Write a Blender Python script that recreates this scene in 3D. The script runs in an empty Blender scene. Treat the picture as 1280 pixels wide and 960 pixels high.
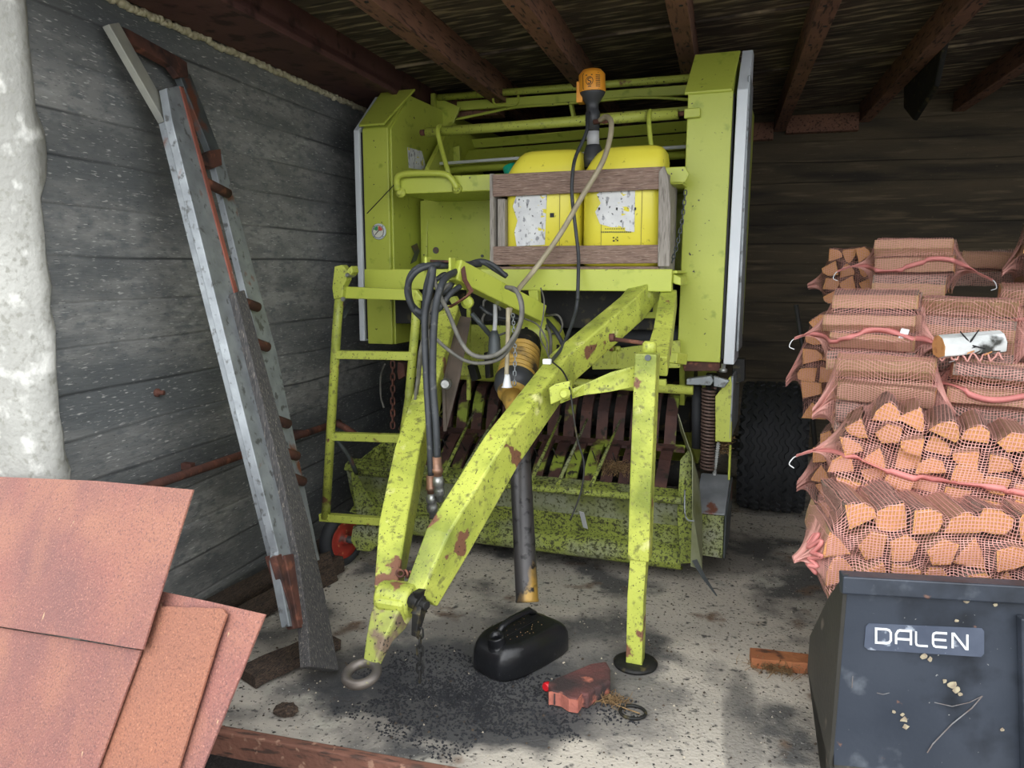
import bpy, bmesh, math, random
import numpy as np
from mathutils import Vector, Matrix, Quaternion
from mathutils.bvhtree import BVHTree
random.seed(7); rng = np.random.RandomState(7)
SC = bpy.context.scene; COL = SC.collection
PI = math.pi
# ---------------------------------------------------------------- camera, light, exposure
FPX = 961.0
PITCH = math.atan(143/961.); YAW = math.radians(15.3)
FW = Vector((-math.sin(YAW)*math.cos(PITCH), math.cos(YAW)*math.cos(PITCH), -math.sin(PITCH)))
RT = Vector((math.cos(YAW), math.sin(YAW), 0)); UP = RT.cross(FW); CP = Vector((0, 0, 1.6))
cd = bpy.data.cameras.new('camera'); cam = bpy.data.objects.new('camera', cd); COL.objects.link(cam)
cd.sensor_width = 36; cd.lens = FPX/1280*36; cd.clip_start = .05
cam.matrix_world = Matrix(((RT.x, UP.x, -FW.x, CP.x), (RT.y, UP.y, -FW.y, CP.y), (RT.z, UP.z, -FW.z, CP.z), (0, 0, 0, 1)))
SC.camera = cam
w = bpy.data.worlds.new('world'); SC.world = w; w.use_nodes = True
nt = w.node_tree; nt.nodes.clear()
out = nt.nodes.new('ShaderNodeOutputWorld'); bg = nt.nodes.new('ShaderNodeBackground')
tc = nt.nodes.new('ShaderNodeTexCoord'); sp = nt.nodes.new('ShaderNodeSeparateXYZ'); rp = nt.nodes.new('ShaderNodeValToRGB')
nt.links.new(tc.outputs['Generated'], sp.inputs[0]); nt.links.new(sp.outputs['Z'], rp.inputs[0])
rp.color_ramp.elements[0].position = 0.02; rp.color_ramp.elements[0].color = (.80, .82, .82, 1)
el = rp.color_ramp.elements.new(.22); el.color = (.92, .94, .97, 1)
rp.color_ramp.elements[-1].position = .6; rp.color_ramp.elements[-1].color = (.92, .94, .97, 1)
nt.links.new(rp.outputs[0], bg.inputs['Color']); bg.inputs['Strength'].default_value = 1.75
nt.links.new(bg.outputs[0], out.inputs[0])
sl = bpy.data.lights.new('sun', 'SUN'); sun = bpy.data.objects.new('sun', sl); COL.objects.link(sun)
sl.energy = .35; sl.angle = math.radians(60); sl.color = (1, .98, .95)
sun.rotation_euler = Vector((.10, .80, -.50)).to_track_quat('-Z', 'Y').to_euler()
SC.view_settings.view_transform = 'Standard'; SC.view_settings.look = 'None'
SC.view_settings.gamma = 1; SC.view_settings.use_curve_mapping = False
SC.view_settings.exposure = 0.92
SC.cycles.max_bounces = 8; SC.cycles.transparent_max_bounces = 16

# ---------------------------------------------------------------- measuring helpers
def ray(x, y): return FW + RT*((x-640)/FPX) + UP*((480-y)/FPX)
def onz(x, y, z=0.): d = ray(x, y); return CP + d*((z-CP.z)/d.z)
def onx(x, y, X): d = ray(x, y); return CP + d*(X/d.x)
def ony(x, y, Y): d = ray(x, y); return CP + d*(Y/d.y)
FH = Vector((FW.x, FW.y, 0)).normalized()
def dist(x, y, D): d = ray(x, y); return CP + d*(D/d.dot(FH))
def onpl(x, y, p0, n): d = ray(x, y); return CP + d*((p0-CP).dot(n)/d.dot(n))
MA = math.radians(-4.7); MRX = Vector((math.cos(MA), math.sin(MA), 0)); MRY = Vector((-math.sin(MA), math.cos(MA), 0))
def mw(v): v = Vector(v); return MRX*v.x + MRY*v.y + Vector((0, 0, v.z))
def wm(v): return Vector((v.dot(MRX), v.dot(MRY), v.z))
def m(x, y, Y): d = ray(x, y); return wm(CP + d*(Y/d.dot(MRY)))     # point seen at x,y on the machine's plane Y
def mX(x, y, X): d = ray(x, y); return wm(CP + d*(X/d.dot(MRX)))

# ---------------------------------------------------------------- materials
def srgb(r, g, b):
    f = lambda c: (c/255/12.92 if c/255 <= .04045 else ((c/255+.055)/1.055)**2.4)
    return (f(r), f(g), f(b), 1)
MATS = {}
def mat(name, c1, c2=None, scale=6, rough=.6, metal=0, layers=(), bump=.15, bscale=60, stretch=(1, 1, 1), lines=None, randv=0, tr=0):
    """layers: (colour, noise scale, threshold, softness, seed[, stretch]); lines: (axis, pitch, width, colour, bump)"""
    if name in MATS: return MATS[name]
    M = bpy.data.materials.new(name); M.use_nodes = True; t = M.node_tree; N = t.nodes; L = t.links
    b = N['Principled BSDF']; b.inputs['Roughness'].default_value = rough; b.inputs['Metallic'].default_value = metal
    tcn = N.new('ShaderNodeTexCoord'); mp = N.new('ShaderNodeMapping'); mp.inputs['Scale'].default_value = stretch
    L.new(tcn.outputs['Object'], mp.inputs[0])
    def noise(sc, det=6, off=0, src=None, st=None):
        n = N.new('ShaderNodeTexNoise'); n.noise_dimensions = '3D'; n.inputs['Scale'].default_value = sc; n.inputs['Detail'].default_value = det
        m2 = N.new('ShaderNodeMapping'); m2.inputs['Location'].default_value = (off*3.1, off*1.7, off*.9)
        if st: m2.inputs['Scale'].default_value = st
        L.new((tcn.outputs['Object'] if st else mp.outputs[0]), m2.inputs[0]); L.new(m2.outputs[0], n.inputs['Vector']); return n.outputs['Fac']
    def ramp(fac, a, bb, ca=(0, 0, 0, 1), cb=(1, 1, 1, 1)):
        r = N.new('ShaderNodeValToRGB'); r.color_ramp.elements[0].position = max(0, a); r.color_ramp.elements[1].position = min(1, bb)
        r.color_ramp.elements[0].color = ca; r.color_ramp.elements[1].color = cb; L.new(fac, r.inputs[0]); return r.outputs[0]
    def mixc(f, a, bb):
        x = N.new('ShaderNodeMix'); x.data_type = 'RGBA'; L.new(f, x.inputs['Factor'])
        for s, v in ((6, a), (7, bb)):
            if isinstance(v, tuple): x.inputs[s].default_value = v
            else: L.new(v, x.inputs[s])
        return x.outputs[2]
    c2 = c2 or c1
    col = mixc(ramp(noise(scale), .35, .65), c1, c2)
    for ly in layers:
        lc, ls, th, so, sd = ly[:5]
        col = mixc(ramp(noise(ls, 8, sd+1, st=(ly[5] if len(ly) > 5 else None)), th-so, th+so), col, lc)
    h = noise(bscale, 6, 5)
    if lines:
        ax, pitch, wd, lc, lb = lines
        s = N.new('ShaderNodeSeparateXYZ'); L.new(tcn.outputs['Object'], s.inputs[0])
        nz = noise(1.3, 3, 9); a1 = N.new('ShaderNodeMath'); a1.operation = 'MULTIPLY_ADD'; L.new(nz, a1.inputs[0]); a1.inputs[1].default_value = .06; L.new(s.outputs[ax], a1.inputs[2])
        d1 = N.new('ShaderNodeMath'); d1.operation = 'DIVIDE'; L.new(a1.outputs[0], d1.inputs[0]); d1.inputs[1].default_value = pitch
        fr = N.new('ShaderNodeMath'); fr.operation = 'FRACT'; L.new(d1.outputs[0], fr.inputs[0])
        pp = N.new('ShaderNodeMath'); pp.operation = 'PINGPONG'; L.new(fr.outputs[0], pp.inputs[0]); pp.inputs[1].default_value = .5
        ln = ramp(pp.outputs[0], 0.002, wd, (1, 1, 1, 1), (0, 0, 0, 1))
        nn = ramp(noise(2.2, 4, 11), .42, .62); mu = N.new('ShaderNodeMath'); mu.operation = 'MULTIPLY'; L.new(ln, mu.inputs[0]); L.new(nn, mu.inputs[1])
        col = mixc(mu.outputs[0], col, lc)
        # each board has its own tone
        fl = N.new('ShaderNodeMath'); fl.operation = 'FLOOR'; L.new(d1.outputs[0], fl.inputs[0])
        wn = N.new('ShaderNodeTexWhiteNoise'); wn.noise_dimensions = '1D'; L.new(fl.outputs[0], wn.inputs['W'])
        hs = N.new('ShaderNodeHueSaturation'); L.new(col, hs.inputs['Color'])
        mv = N.new('ShaderNodeMapRange'); L.new(wn.outputs['Value'], mv.inputs[0]); mv.inputs[3].default_value = .86; mv.inputs[4].default_value = 1.12
        L.new(mv.outputs[0], hs.inputs['Value']); col = hs.outputs[0]
        hm = N.new('ShaderNodeMath'); hm.operation = 'MULTIPLY_ADD'; L.new(ln, hm.inputs[0]); hm.inputs[1].default_value = -lb; L.new(h, hm.inputs[2]); h = hm.outputs[0]
    if randv:
        oi = N.new('ShaderNodeObjectInfo'); hs = N.new('ShaderNodeHueSaturation'); mv = N.new('ShaderNodeMapRange'); L.new(oi.outputs['Random'], mv.inputs[0])
        mv.inputs[3].default_value = 1-randv; mv.inputs[4].default_value = 1+randv; L.new(mv.outputs[0], hs.inputs['Value']); L.new(col, hs.inputs['Color']); col = hs.outputs[0]
    L.new(col, b.inputs['Base Color'])
    if tr:
        b.inputs['Transmission Weight'].default_value = tr
    if bump:
        bp = N.new('ShaderNodeBump'); bp.inputs['Strength'].default_value = bump; bp.inputs['Distance'].default_value = .01; L.new(h, bp.inputs['Height']); L.new(bp.outputs[0], b.inputs['Normal'])
    MATS[name] = M; return M

RUST = srgb(112, 62, 48); DK = srgb(44, 40, 32)
lime = mat('lime_paint', srgb(184, 194, 80), srgb(175, 186, 74), 3, .38, 0, ((srgb(150, 165, 60), 14, .66, .05, 1), (DK, 42, .70, .02, 2)), .06)
limew = mat('lime_paint_worn', srgb(188, 197, 88), srgb(174, 184, 76), 4, .5, 0, ((srgb(134, 138, 70), 30, .64, .06, 1), (RUST, 6, .69, .015, 2), (DK, 110, .655, .02, 3)), .15)
limeb = mat('lime_paint_scraped', srgb(192, 200, 90), srgb(176, 186, 78), 5, .45, 0, ((srgb(220, 220, 146), 9, .66, .04, 4), (srgb(132, 144, 60), 5, .58, .10, 7), (srgb(128, 132, 66), 36, .62, .06, 1), (srgb(122, 84, 64), 7.5, .64, .012, 2), (DK, 120, .65, .02, 3)), .2)
moss = mat('mossy_lime_paint', srgb(150, 162, 70), srgb(126, 138, 60), 5, .8, 0, ((srgb(136, 140, 114), 3.5, .56, .08, 1), (srgb(72, 76, 40), 55, .56, .05, 2), (DK, 120, .60, .03, 5)), .4)
mossh = mat('mossy_grey_sheet', srgb(128, 134, 96), srgb(144, 148, 130), 2.5, .75, 0, ((srgb(112, 120, 62), 6, .52, .1, 1), (srgb(74, 78, 46), 60, .58, .05, 2)), .3)
rust = mat('rusty_steel', srgb(104, 66, 54), srgb(76, 50, 44), 8, .8, .1, ((srgb(132, 84, 66), 20, .62, .05, 1), (srgb(50, 36, 34), 7, .62, .06, 2)), .3)
rustband = mat('rusty_band', srgb(92, 62, 54), srgb(66, 46, 44), 8, .7, .2, ((srgb(148, 164, 62), 5, .60, .03, 1), (DK, 26, .62, .05, 2)), .25)
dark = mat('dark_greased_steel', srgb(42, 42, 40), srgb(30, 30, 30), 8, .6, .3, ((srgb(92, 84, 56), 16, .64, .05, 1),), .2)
rubber = mat('black_rubber', srgb(44, 46, 50), srgb(36, 38, 41), 8, .75, 0, (), .1)
hosem = mat('black_hose_rubber', srgb(58, 62, 66), srgb(48, 51, 55), 20, .55, 0, ((srgb(96, 98, 96), 24, .66, .05, 1),), .1)
cablem = mat('grey_cable', srgb(116, 114, 106), srgb(92, 91, 86), 20, .6, 0, (), .05)
beige = mat('beige_hose', srgb(176, 166, 140), srgb(150, 140, 116), 12, .5, 0, (), .05)
steel = mat('galvanised_steel', srgb(158, 164, 168), srgb(132, 138, 142), 12, .45, .35, ((srgb(96, 98, 98), 30, .62, .05, 1), (srgb(130, 82, 62), 6, .68, .03, 2)), .1)
steeld = mat('dull_grey_steel', srgb(98, 104, 106), srgb(78, 84, 86), 10, .5, .4, ((srgb(122, 78, 62), 6, .64, .03, 2),), .1)
zinc = mat('zinc_plated_bolt', srgb(176, 178, 176), srgb(130, 132, 130), 30, .35, .7, (), .1)
whitep = mat('white_painted_panel', srgb(214, 220, 226), srgb(200, 207, 214), 3, .35, 0, ((DK, 34, .73, .01, 1),), .04)
crate = mat('weathered_crate_wood', srgb(150, 126, 112), srgb(120, 98, 88), 4, .8, 0, ((srgb(92, 70, 60), 5, .60, .06, 1, (2, 40, 40)), (srgb(176, 158, 144), 9, .62, .06, 2, (3, 50, 50))), .3, 30, (3, 40, 40))
crateg = mat('grey_weathered_wood', srgb(166, 160, 152), srgb(138, 132, 124), 4, .85, 0, ((srgb(110, 104, 96), 5, .60, .06, 1, (40, 40, 3)),), .3, 30, (40, 40, 3))
oldwood = mat('dark_rotten_wood', srgb(86, 70, 58), srgb(58, 48, 42), 4, .9, 0, ((srgb(36, 30, 28), 8, .56, .06, 1), (srgb(122, 102, 80), 18, .62, .05, 2)), .6, 26, (30, 4, 30))
greyplank = mat('grey_plank_wood', srgb(92, 90, 88), srgb(66, 65, 66), 4, .85, 0, ((srgb(58, 58, 60), 5, .58, .06, 1, (50, 50, 3)), (srgb(150, 142, 130), 6, .64, .04, 2, (40, 40, 3))), .35, 30, (40, 40, 3))
yellow = mat('yellow_plastic', srgb(234, 224, 78), srgb(226, 214, 68), 3, .35, 0, ((srgb(170, 158, 50), 30, .70, .03, 1),), .03)
def label_mat():
    return mat('torn_paper_label', srgb(224, 226, 226), srgb(206, 208, 210), 14, .7, 0, ((srgb(222, 210, 60), 16, .63, .006, 1, (1, 1, 1.6)), (srgb(150, 152, 156), 40, .60, .03, 5, (1, 1, .6)), (srgb(96, 98, 100), 70, .66, .02, 2)), .1)
teal = mat('teal_plastic', srgb(20, 150, 120), None, 3, .4, 0, (), 0)
orange = mat('orange_plastic', srgb(236, 160, 50), srgb(226, 148, 44), 4, .4, 0, ((srgb(150, 100, 50), 30, .70, .03, 1),), .03)
black = mat('black_marking', srgb(22, 22, 24), None, 3, .6, 0, (), 0)
gplas = mat('dark_grey_plastic', srgb(64, 66, 70), srgb(52, 54, 58), 6, .45, 0, (), .05)
tape = mat('pale_grey_tape', srgb(190, 192, 196), None, 3, .4, 0, (), 0)
whitem = mat('white_marking', srgb(225, 228, 230), None, 3, .5, 0, (), 0)
redm = mat('red_plastic', srgb(200, 30, 40), None, 3, .4, 0, (), 0)
greenm = mat('green_marking', srgb(60, 140, 80), None, 3, .5, 0, (), 0)
rimred = mat('red_painted_rim', srgb(176, 60, 44), srgb(150, 48, 38), 6, .5, 0, ((srgb(90, 50, 40), 16, .60, .05, 1), (srgb(200, 130, 90), 26, .66, .04, 2)), .1)
guard = mat('yellow_dirty_plastic', srgb(190, 154, 72), srgb(160, 128, 62), 6, .5, 0, ((srgb(70, 60, 46), 11, .60, .08, 1),), .15)
shaftm = mat('greasy_black_tube', srgb(66, 64, 64), srgb(44, 44, 46), 5, .38, .3, ((srgb(156, 124, 58), 5, .60, .04, 1, (1, 1, .5)), (srgb(24, 24, 24), 24, .60, .04, 2)), .1)
clear = mat('cloudy_plastic_flap', srgb(128, 132, 104), srgb(108, 112, 80), 5, .4, 0, ((srgb(96, 100, 60), 9, .58, .08, 1),), .05)
straw = mat('dry_straw', srgb(150, 122, 84), srgb(112, 88, 60), 30, .9, 0, (), 0)
concw = mat('board_marked_concrete', srgb(142, 142, 139), srgb(124, 125, 123), 1.6, .9, 0,
            ((srgb(150, 151, 148), 7, .60, .10, 1, (1, 1.1, 5)), (srgb(92, 95, 96), 3, .58, .12, 2, (.5, .8, 3)), (srgb(104, 107, 108), 16, .58, .10, 7, (1, 1, 2.5)), (srgb(84, 88, 90), .8, .56, .12, 8), (srgb(176, 176, 172), 50, .66, .05, 3), (srgb(72, 74, 76), 90, .67, .03, 4)), .4, 28, (1, .5, 3), ('Z', .168, .05, srgb(52, 54, 56), .8))
concb = mat('brown_stained_concrete', srgb(88, 78, 62), srgb(70, 63, 52), 1.2, .95, 0,
            ((srgb(104, 92, 74), 7, .62, .07, 1, (.4, 1, 5)), (srgb(54, 50, 44), 3, .58, .12, 2, (.4, 1, 3)), (srgb(130, 120, 96), 60, .70, .03, 3)), .5, 30, (.5, 1, 3), ('Z', .168, .05, srgb(36, 33, 28), .8))
conce = mat('pale_render', srgb(172, 172, 166), srgb(150, 150, 144), 3, .9, 0, ((srgb(146, 146, 138), 34, .60, .06, 1), (srgb(204, 204, 198), 9, .6, .05, 2)), .7, 40)
panelc = mat('stained_ceiling_board', srgb(90, 78, 66), srgb(74, 66, 58), 1.5, .9, 0, ((srgb(166, 150, 122), 2.6, .575, .07, 1, (1.6, 10, 1)), (srgb(52, 47, 42), 3, .60, .08, 2)), .3, 30, (1, 8, 1))
joistm = mat('rust_brown_timber', srgb(132, 94, 76), srgb(110, 78, 64), 4, .85, 0, ((srgb(60, 42, 36), 9, .60, .06, 1, (8, 1, 8)), (srgb(140, 100, 76), 14, .66, .04, 2)), .3, 30)
redbeam = mat('dark_red_steel_beam', srgb(104, 70, 66), srgb(88, 58, 56), 4, .7, .1, ((srgb(60, 38, 36), 10, .60, .05, 1),), .15)
foam = mat('expanding_foam', srgb(206, 200, 172), srgb(176, 168, 140), 30, .9, 0, (), .5)
soil = mat('black_soil', srgb(40, 36, 33), srgb(26, 24, 23), 30, .95, 0, (), 1.0, 90)
spillm = mat('black_charcoal_grit', srgb(44, 46, 50), srgb(32, 33, 37), 40, .85, 0, (), .8, 120)
sheet = mat('rusted_sheet_coat', srgb(142, 92, 82), srgb(124, 84, 79), 3, .8, 0, ((srgb(152, 104, 86), 4, .56, .12, 1, (1, 1, 1)), (srgb(110, 76, 71), 150, .60, .08, 2), (srgb(166, 116, 102), 170, .63, .06, 3), (srgb(176, 146, 116), 9, .73, .01, 4, (4, 4, .5))), .5, 160, randv=.06)
sheeto = mat('orange_rusted_sheet_coat', srgb(150, 98, 76), srgb(138, 92, 76), 3, .8, 0, ((srgb(116, 76, 62), 150, .60, .08, 2), (srgb(170, 116, 90), 170, .63, .06, 3), (srgb(176, 146, 106), 9, .72, .01, 4, (4, 4, .5))), .5, 160)
brickm = mat('sooty_red_paver', srgb(120, 72, 68), srgb(92, 62, 60), 6, .9, 0, ((srgb(60, 50, 50), 5, .52, .1, 1), (srgb(190, 116, 96), 12, .64, .05, 2)), .5, 90)
brickb = mat('pale_red_paver_side', srgb(196, 120, 100), srgb(150, 90, 80), 6, .9, 0, ((srgb(80, 56, 54), 8, .60, .08, 1),), .5, 90)
logm = mat('split_birch_wood', srgb(190, 158, 120), srgb(158, 124, 94), 5, .8, 0, ((srgb(122, 90, 70), 8, .58, .06, 1, (2, 30, 30)),), .3, 40, (2, 25, 25), randv=.3)
loge = mat('sawn_log_end', srgb(216, 162, 104), srgb(196, 140, 88), 12, .8, 0, ((srgb(176, 120, 76), 30, .60, .06, 1),), .2, 60, randv=.12)
bark = mat('birch_bark', srgb(152, 134, 122), srgb(112, 94, 84), 8, .8, 0, ((srgb(84, 70, 62), 12, .58, .04, 1, (3, 1, 1)),), .4, 40, randv=.1)
barkw = mat('white_birch_bark', srgb(226, 230, 230), srgb(196, 200, 198), 8, .7, 0, ((srgb(60, 60, 56), 6, .60, .03, 1),), .4, 40)
net = mat('pink_net_plastic', srgb(214, 158, 148), srgb(204, 148, 138), 3, .5, 0, (), 0)
bandm = mat('pink_hem_band', srgb(216, 138, 132), srgb(198, 122, 118), 8, .6, 0, (), .1)
bucketm = mat('dark_blue_grey_paint', srgb(66, 72, 82), srgb(54, 60, 70), 3, .38, .1, ((srgb(98, 104, 112), 6, .66, .04, 1), (srgb(38, 42, 48), 5, .60, .08, 3), (srgb(118, 92, 82), 14, .70, .015, 2), (srgb(150, 152, 150), 70, .73, .01, 5)), .06)
bucketi = mat('dull_bucket_side', srgb(66, 64, 58), srgb(50, 49, 46), 3, .5, .1, ((srgb(100, 92, 84), 12, .66, .03, 1),), .1)
platem = mat('blue_grey_decal', srgb(86, 94, 110), srgb(70, 78, 94), 10, .5, 0, ((srgb(150, 158, 170), 24, .66, .03, 1),), .05)
canm = mat('black_jerrycan_plastic', srgb(30, 31, 34), srgb(24, 25, 27), 8, .3, 0, ((srgb(72, 74, 78), 70, .70, .02, 1),), .1)

def floor_mat():
    M = mat('stained_concrete_floor', srgb(200, 192, 178), srgb(168, 162, 152), 1.4, .85, 0,
            ((srgb(92, 91, 89), 2.2, .56, .06, 1), (srgb(176, 172, 160), 5, .62, .05, 2), (srgb(84, 82, 79), 26, .66, .05, 3), (srgb(112, 92, 76), 4, .66, .04, 6), (srgb(48, 46, 44), 60, .63, .02, 4), (srgb(190, 188, 180), 80, .67, .02, 5)), .5, 70)
    t = M.node_tree; N = t.nodes; L = t.links; b = N['Principled BSDF']; src = b.inputs['Base Color'].links[0].from_socket
    tcn = N.new('ShaderNodeTexCoord')
    col = src
    # oil and soot stains with a shape of their own on the slab (centre x, y, radius x, radius y, strength)
    for cx, cy, rx, ry, st, c in ((-.93, 2.62, .62, .40, .92, srgb(54, 56, 60)), (-.80, 2.92, .62, .42, .62, srgb(92, 92, 92)), (-.35, 2.72, .26, .34, .62, srgb(92, 91, 90)), (-.1, 4.4, .5, .45, .6, srgb(80, 78, 76)), (.12, 2.6, .07, .5, .55, srgb(100, 98, 94)), (-1.6, 2.75, .35, .25, .4, srgb(92, 88, 84))):
        mp = N.new('ShaderNodeMapping'); mp.inputs['Location'].default_value = (-cx/rx, -cy/ry, 0); mp.inputs['Scale'].default_value = (1/rx, 1/ry, 0)
        L.new(tcn.outputs['Object'], mp.inputs[0])
        nz = N.new('ShaderNodeTexNoise'); nz.inputs['Scale'].default_value = 7; nz.inputs['Detail'].default_value = 6; L.new(tcn.outputs['Object'], nz.inputs['Vector'])
        ln = N.new('ShaderNodeVectorMath'); ln.operation = 'LENGTH'; L.new(mp.outputs[0], ln.inputs[0])
        ad = N.new('ShaderNodeMath'); ad.operation = 'MULTIPLY_ADD'; L.new(nz.outputs['Fac'], ad.inputs[0]); ad.inputs[1].default_value = .9; L.new(ln.outputs['Value'], ad.inputs[2])
        r = N.new('ShaderNodeValToRGB'); L.new(ad.outputs[0], r.inputs[0]); r.color_ramp.elements[0].position = .0
        r.color_ramp.elements[0].color = (st, st, st, 1); r.color_ramp.elements[1].color = (0, 0, 0, 1); r.color_ramp.elements[1].position = 1.0
        e = r.color_ramp.elements.new(.93 if False else .5); e.color = (st, st, st, 1)
        s2 = N.new('ShaderNodeMath'); s2.operation = 'MULTIPLY'; L.new(ad.outputs[0], s2.inputs[0]); s2.inputs[1].default_value = .66; L.new(s2.outputs[0], r.inputs[0])
        r.color_ramp.elements[1].position = .82; r.color_ramp.elements[2].position = 1.0
        x = N.new('ShaderNodeMix'); x.data_type = 'RGBA'; L.new(r.outputs[0], x.inputs['Factor']); L.new(col, x.inputs[6]); x.inputs[7].default_value = c; col = x.outputs[2]
    L.new(col, b.inputs['Base Color']); return M

# ---------------------------------------------------------------- mesh builder
def zalign(d, up=(0, 0, 1)):
    d = Vector(d).normalized(); u = Vector(up)
    if abs(d.dot(u.normalized())) > .98: u = Vector((0, 1, 0))
    x = u.cross(d).normalized(); y = d.cross(x)          # local x, y(up-ish), z=d
    return Matrix((x, y, d)).transposed()
class MB:
    def __init__(s): s.bm = bmesh.new(); s.mi = 0
    def _faces(s, fs, mi=None):
        for f in fs: f.material_index = s.mi if mi is None else mi
    def hull(s, pts, faces, sm=False):
        vs = [s.bm.verts.new(p) for p in pts]; o = []
        for f in faces:
            try: q = s.bm.faces.new([vs[i] for i in f]); q.smooth = sm; o.append(q)
            except ValueError: pass
        s._faces(o); return o
    def box(s, c, d, R=None):
        c = Vector(c); R = R or Matrix.Identity(3); h = [x/2 for x in d]
        pts = [c + R @ Vector((sx*h[0], sy*h[1], sz*h[2])) for sx in (-1, 1) for sy in (-1, 1) for sz in (-1, 1)]
        s.hull(pts, [(0, 1, 3, 2), (4, 6, 7, 5), (0, 4, 5, 1), (2, 3, 7, 6), (0, 2, 6, 4), (1, 5, 7, 3)]); return s
    def bb(s, a, b):
        a = Vector(a); b = Vector(b); return s.box((a+b)/2, [abs(x) for x in (b-a)])
    def beam(s, p, q, w, h, up=(0, 0, 1), w2=None, h2=None):
        p = Vector(p); q = Vector(q); R = zalign(q-p, up); w2 = w2 or w; h2 = h2 or h
        pts = [p + R @ Vector((a*w/2, b*h/2, 0)) for a, b in ((-1, -1), (1, -1), (1, 1), (-1, 1))] + [q + R @ Vector((a*w2/2, b*h2/2, 0)) for a, b in ((-1, -1), (1, -1), (1, 1), (-1, 1))]
        s.hull(pts, [(3, 2, 1, 0), (4, 5, 6, 7), (0, 1, 5, 4), (1, 2, 6, 5), (2, 3, 7, 6), (3, 0, 4, 7)]); return s
    def path(s, pts, secs):
        """loft rectangular sections through points; secs: list of (w,h)"""
        pts = [Vector(p) for p in pts]; rings = []
        for i, p in enumerate(pts):
            d = (pts[min(i+1, len(pts)-1)]-pts[max(i-1, 0)]); R = zalign(d); w_, h_ = secs[i]
            rings.append([s.bm.verts.new(p + R @ Vector((a*w_/2, b*h_/2, 0))) for a, b in ((-1, -1), (1, -1), (1, 1), (-1, 1))])
        fs = [s.bm.faces.new(rings[0][::-1]), s.bm.faces.new(rings[-1])]
        for a, b in zip(rings, rings[1:]):
            for k in range(4): fs.append(s.bm.faces.new((a[k], a[(k+1) % 4], b[(k+1) % 4], b[k])))
        s._faces(fs); return s
    def prism(s, pts, v):
        pts = [Vector(p) for p in pts]; v = Vector(v); n = len(pts)
        nn = sum(((pts[i]-pts[0]).cross(pts[(i+1) % n]-pts[0]) for i in range(n)), Vector())
        if nn.dot(v) > 0: pts = pts[::-1]
        a = [s.bm.verts.new(p) for p in pts]; b = [s.bm.verts.new(p+v) for p in pts]
        fs = [s.bm.faces.new(a), s.bm.faces.new(b[::-1])]
        for i in range(n): fs.append(s.bm.faces.new((a[(i+1) % n], a[i], b[i], b[(i+1) % n])))
        s._faces(fs); return s
    def tube(s, pts, r, n=10, smooth=0, cap=True):
        pts = [Vector(p) for p in pts]
        if smooth:
            q = []
            P = [pts[0]*2-pts[1]] + pts + [pts[-1]*2-pts[-2]]
            for i in range(1, len(P)-2):
                for k in range(smooth):
                    t = k/smooth; a, b, c, d = P[i-1:i+3]
                    q.append(.5*((2*b)+(c-a)*t+(2*a-5*b+4*c-d)*t*t+(3*b-a-3*c+d)*t**3))
            q.append(pts[-1]); pts = q
        rs = r if isinstance(r, (list, tuple)) else [r]*len(pts)
        T = [(pts[min(i+1, len(pts)-1)]-pts[max(i-1, 0)]).normalized() for i in range(len(pts))]
        x = T[0].orthogonal().normalized(); rings = []
        for i, p in enumerate(pts):
            x = (x - T[i]*x.dot(T[i])).normalized(); y = T[i].cross(x)
            rings.append([s.bm.verts.new(p + (x*math.cos(2*PI*k/n)+y*math.sin(2*PI*k/n))*rs[i]) for k in range(n)])
        fs = []
        for a, b in zip(rings, rings[1:]):
            for k in range(n):
                f = s.bm.faces.new((a[k], a[(k+1) % n], b[(k+1) % n], b[k])); f.smooth = True; fs.append(f)
        if cap: fs += [s.bm.faces.new(rings[0][::-1]), s.bm.faces.new(rings[-1])]
        s._faces(fs); return s
    def lathe(s, o, ax, prof, n=32, closed=False):
        """prof: (distance along axis, radius)"""
        o = Vector(o); R = zalign(ax); rings = []
        for h, r in prof: rings.append([s.bm.verts.new(o + R @ Vector((r*math.cos(2*PI*k/n), r*math.sin(2*PI*k/n), h))) for k in range(n)])
        fs = []
        prs = list(zip(rings, rings[1:])) + ([(rings[-1], rings[0])] if closed else [])
        for a, b in prs:
            for k in range(n):
                f = s.bm.faces.new((a[k], a[(k+1) % n], b[(k+1) % n], b[k])); f.smooth = True; fs.append(f)
        if not closed: fs += [s.bm.faces.new(rings[0][::-1]), s.bm.faces.new(rings[-1])]
        s._faces(fs); return s
    def ring(s, c, ax, R_, r, n=28, k=10, sx=1, sy=1):
        c = Vector(c); R = zalign(ax)
        pts = [c + R @ Vector((R_*sx*math.cos(2*PI*i/n), R_*sy*math.sin(2*PI*i/n), 0)) for i in range(n)]
        g = []
        for i in range(n):
            rad = (pts[i]-c).normalized(); a = R @ Vector((0, 0, 1))
            g.append([s.bm.verts.new(pts[i] + (rad*math.cos(2*PI*j/k)+a*math.sin(2*PI*j/k))*r) for j in range(k)])
        fs = []
        for i in range(n):
            for j in range(k):
                f = s.bm.faces.new((g[i][j], g[i][(j+1) % k], g[(i+1) % n][(j+1) % k], g[(i+1) % n][j])); f.smooth = True; fs.append(f)
        s._faces(fs); return s
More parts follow.
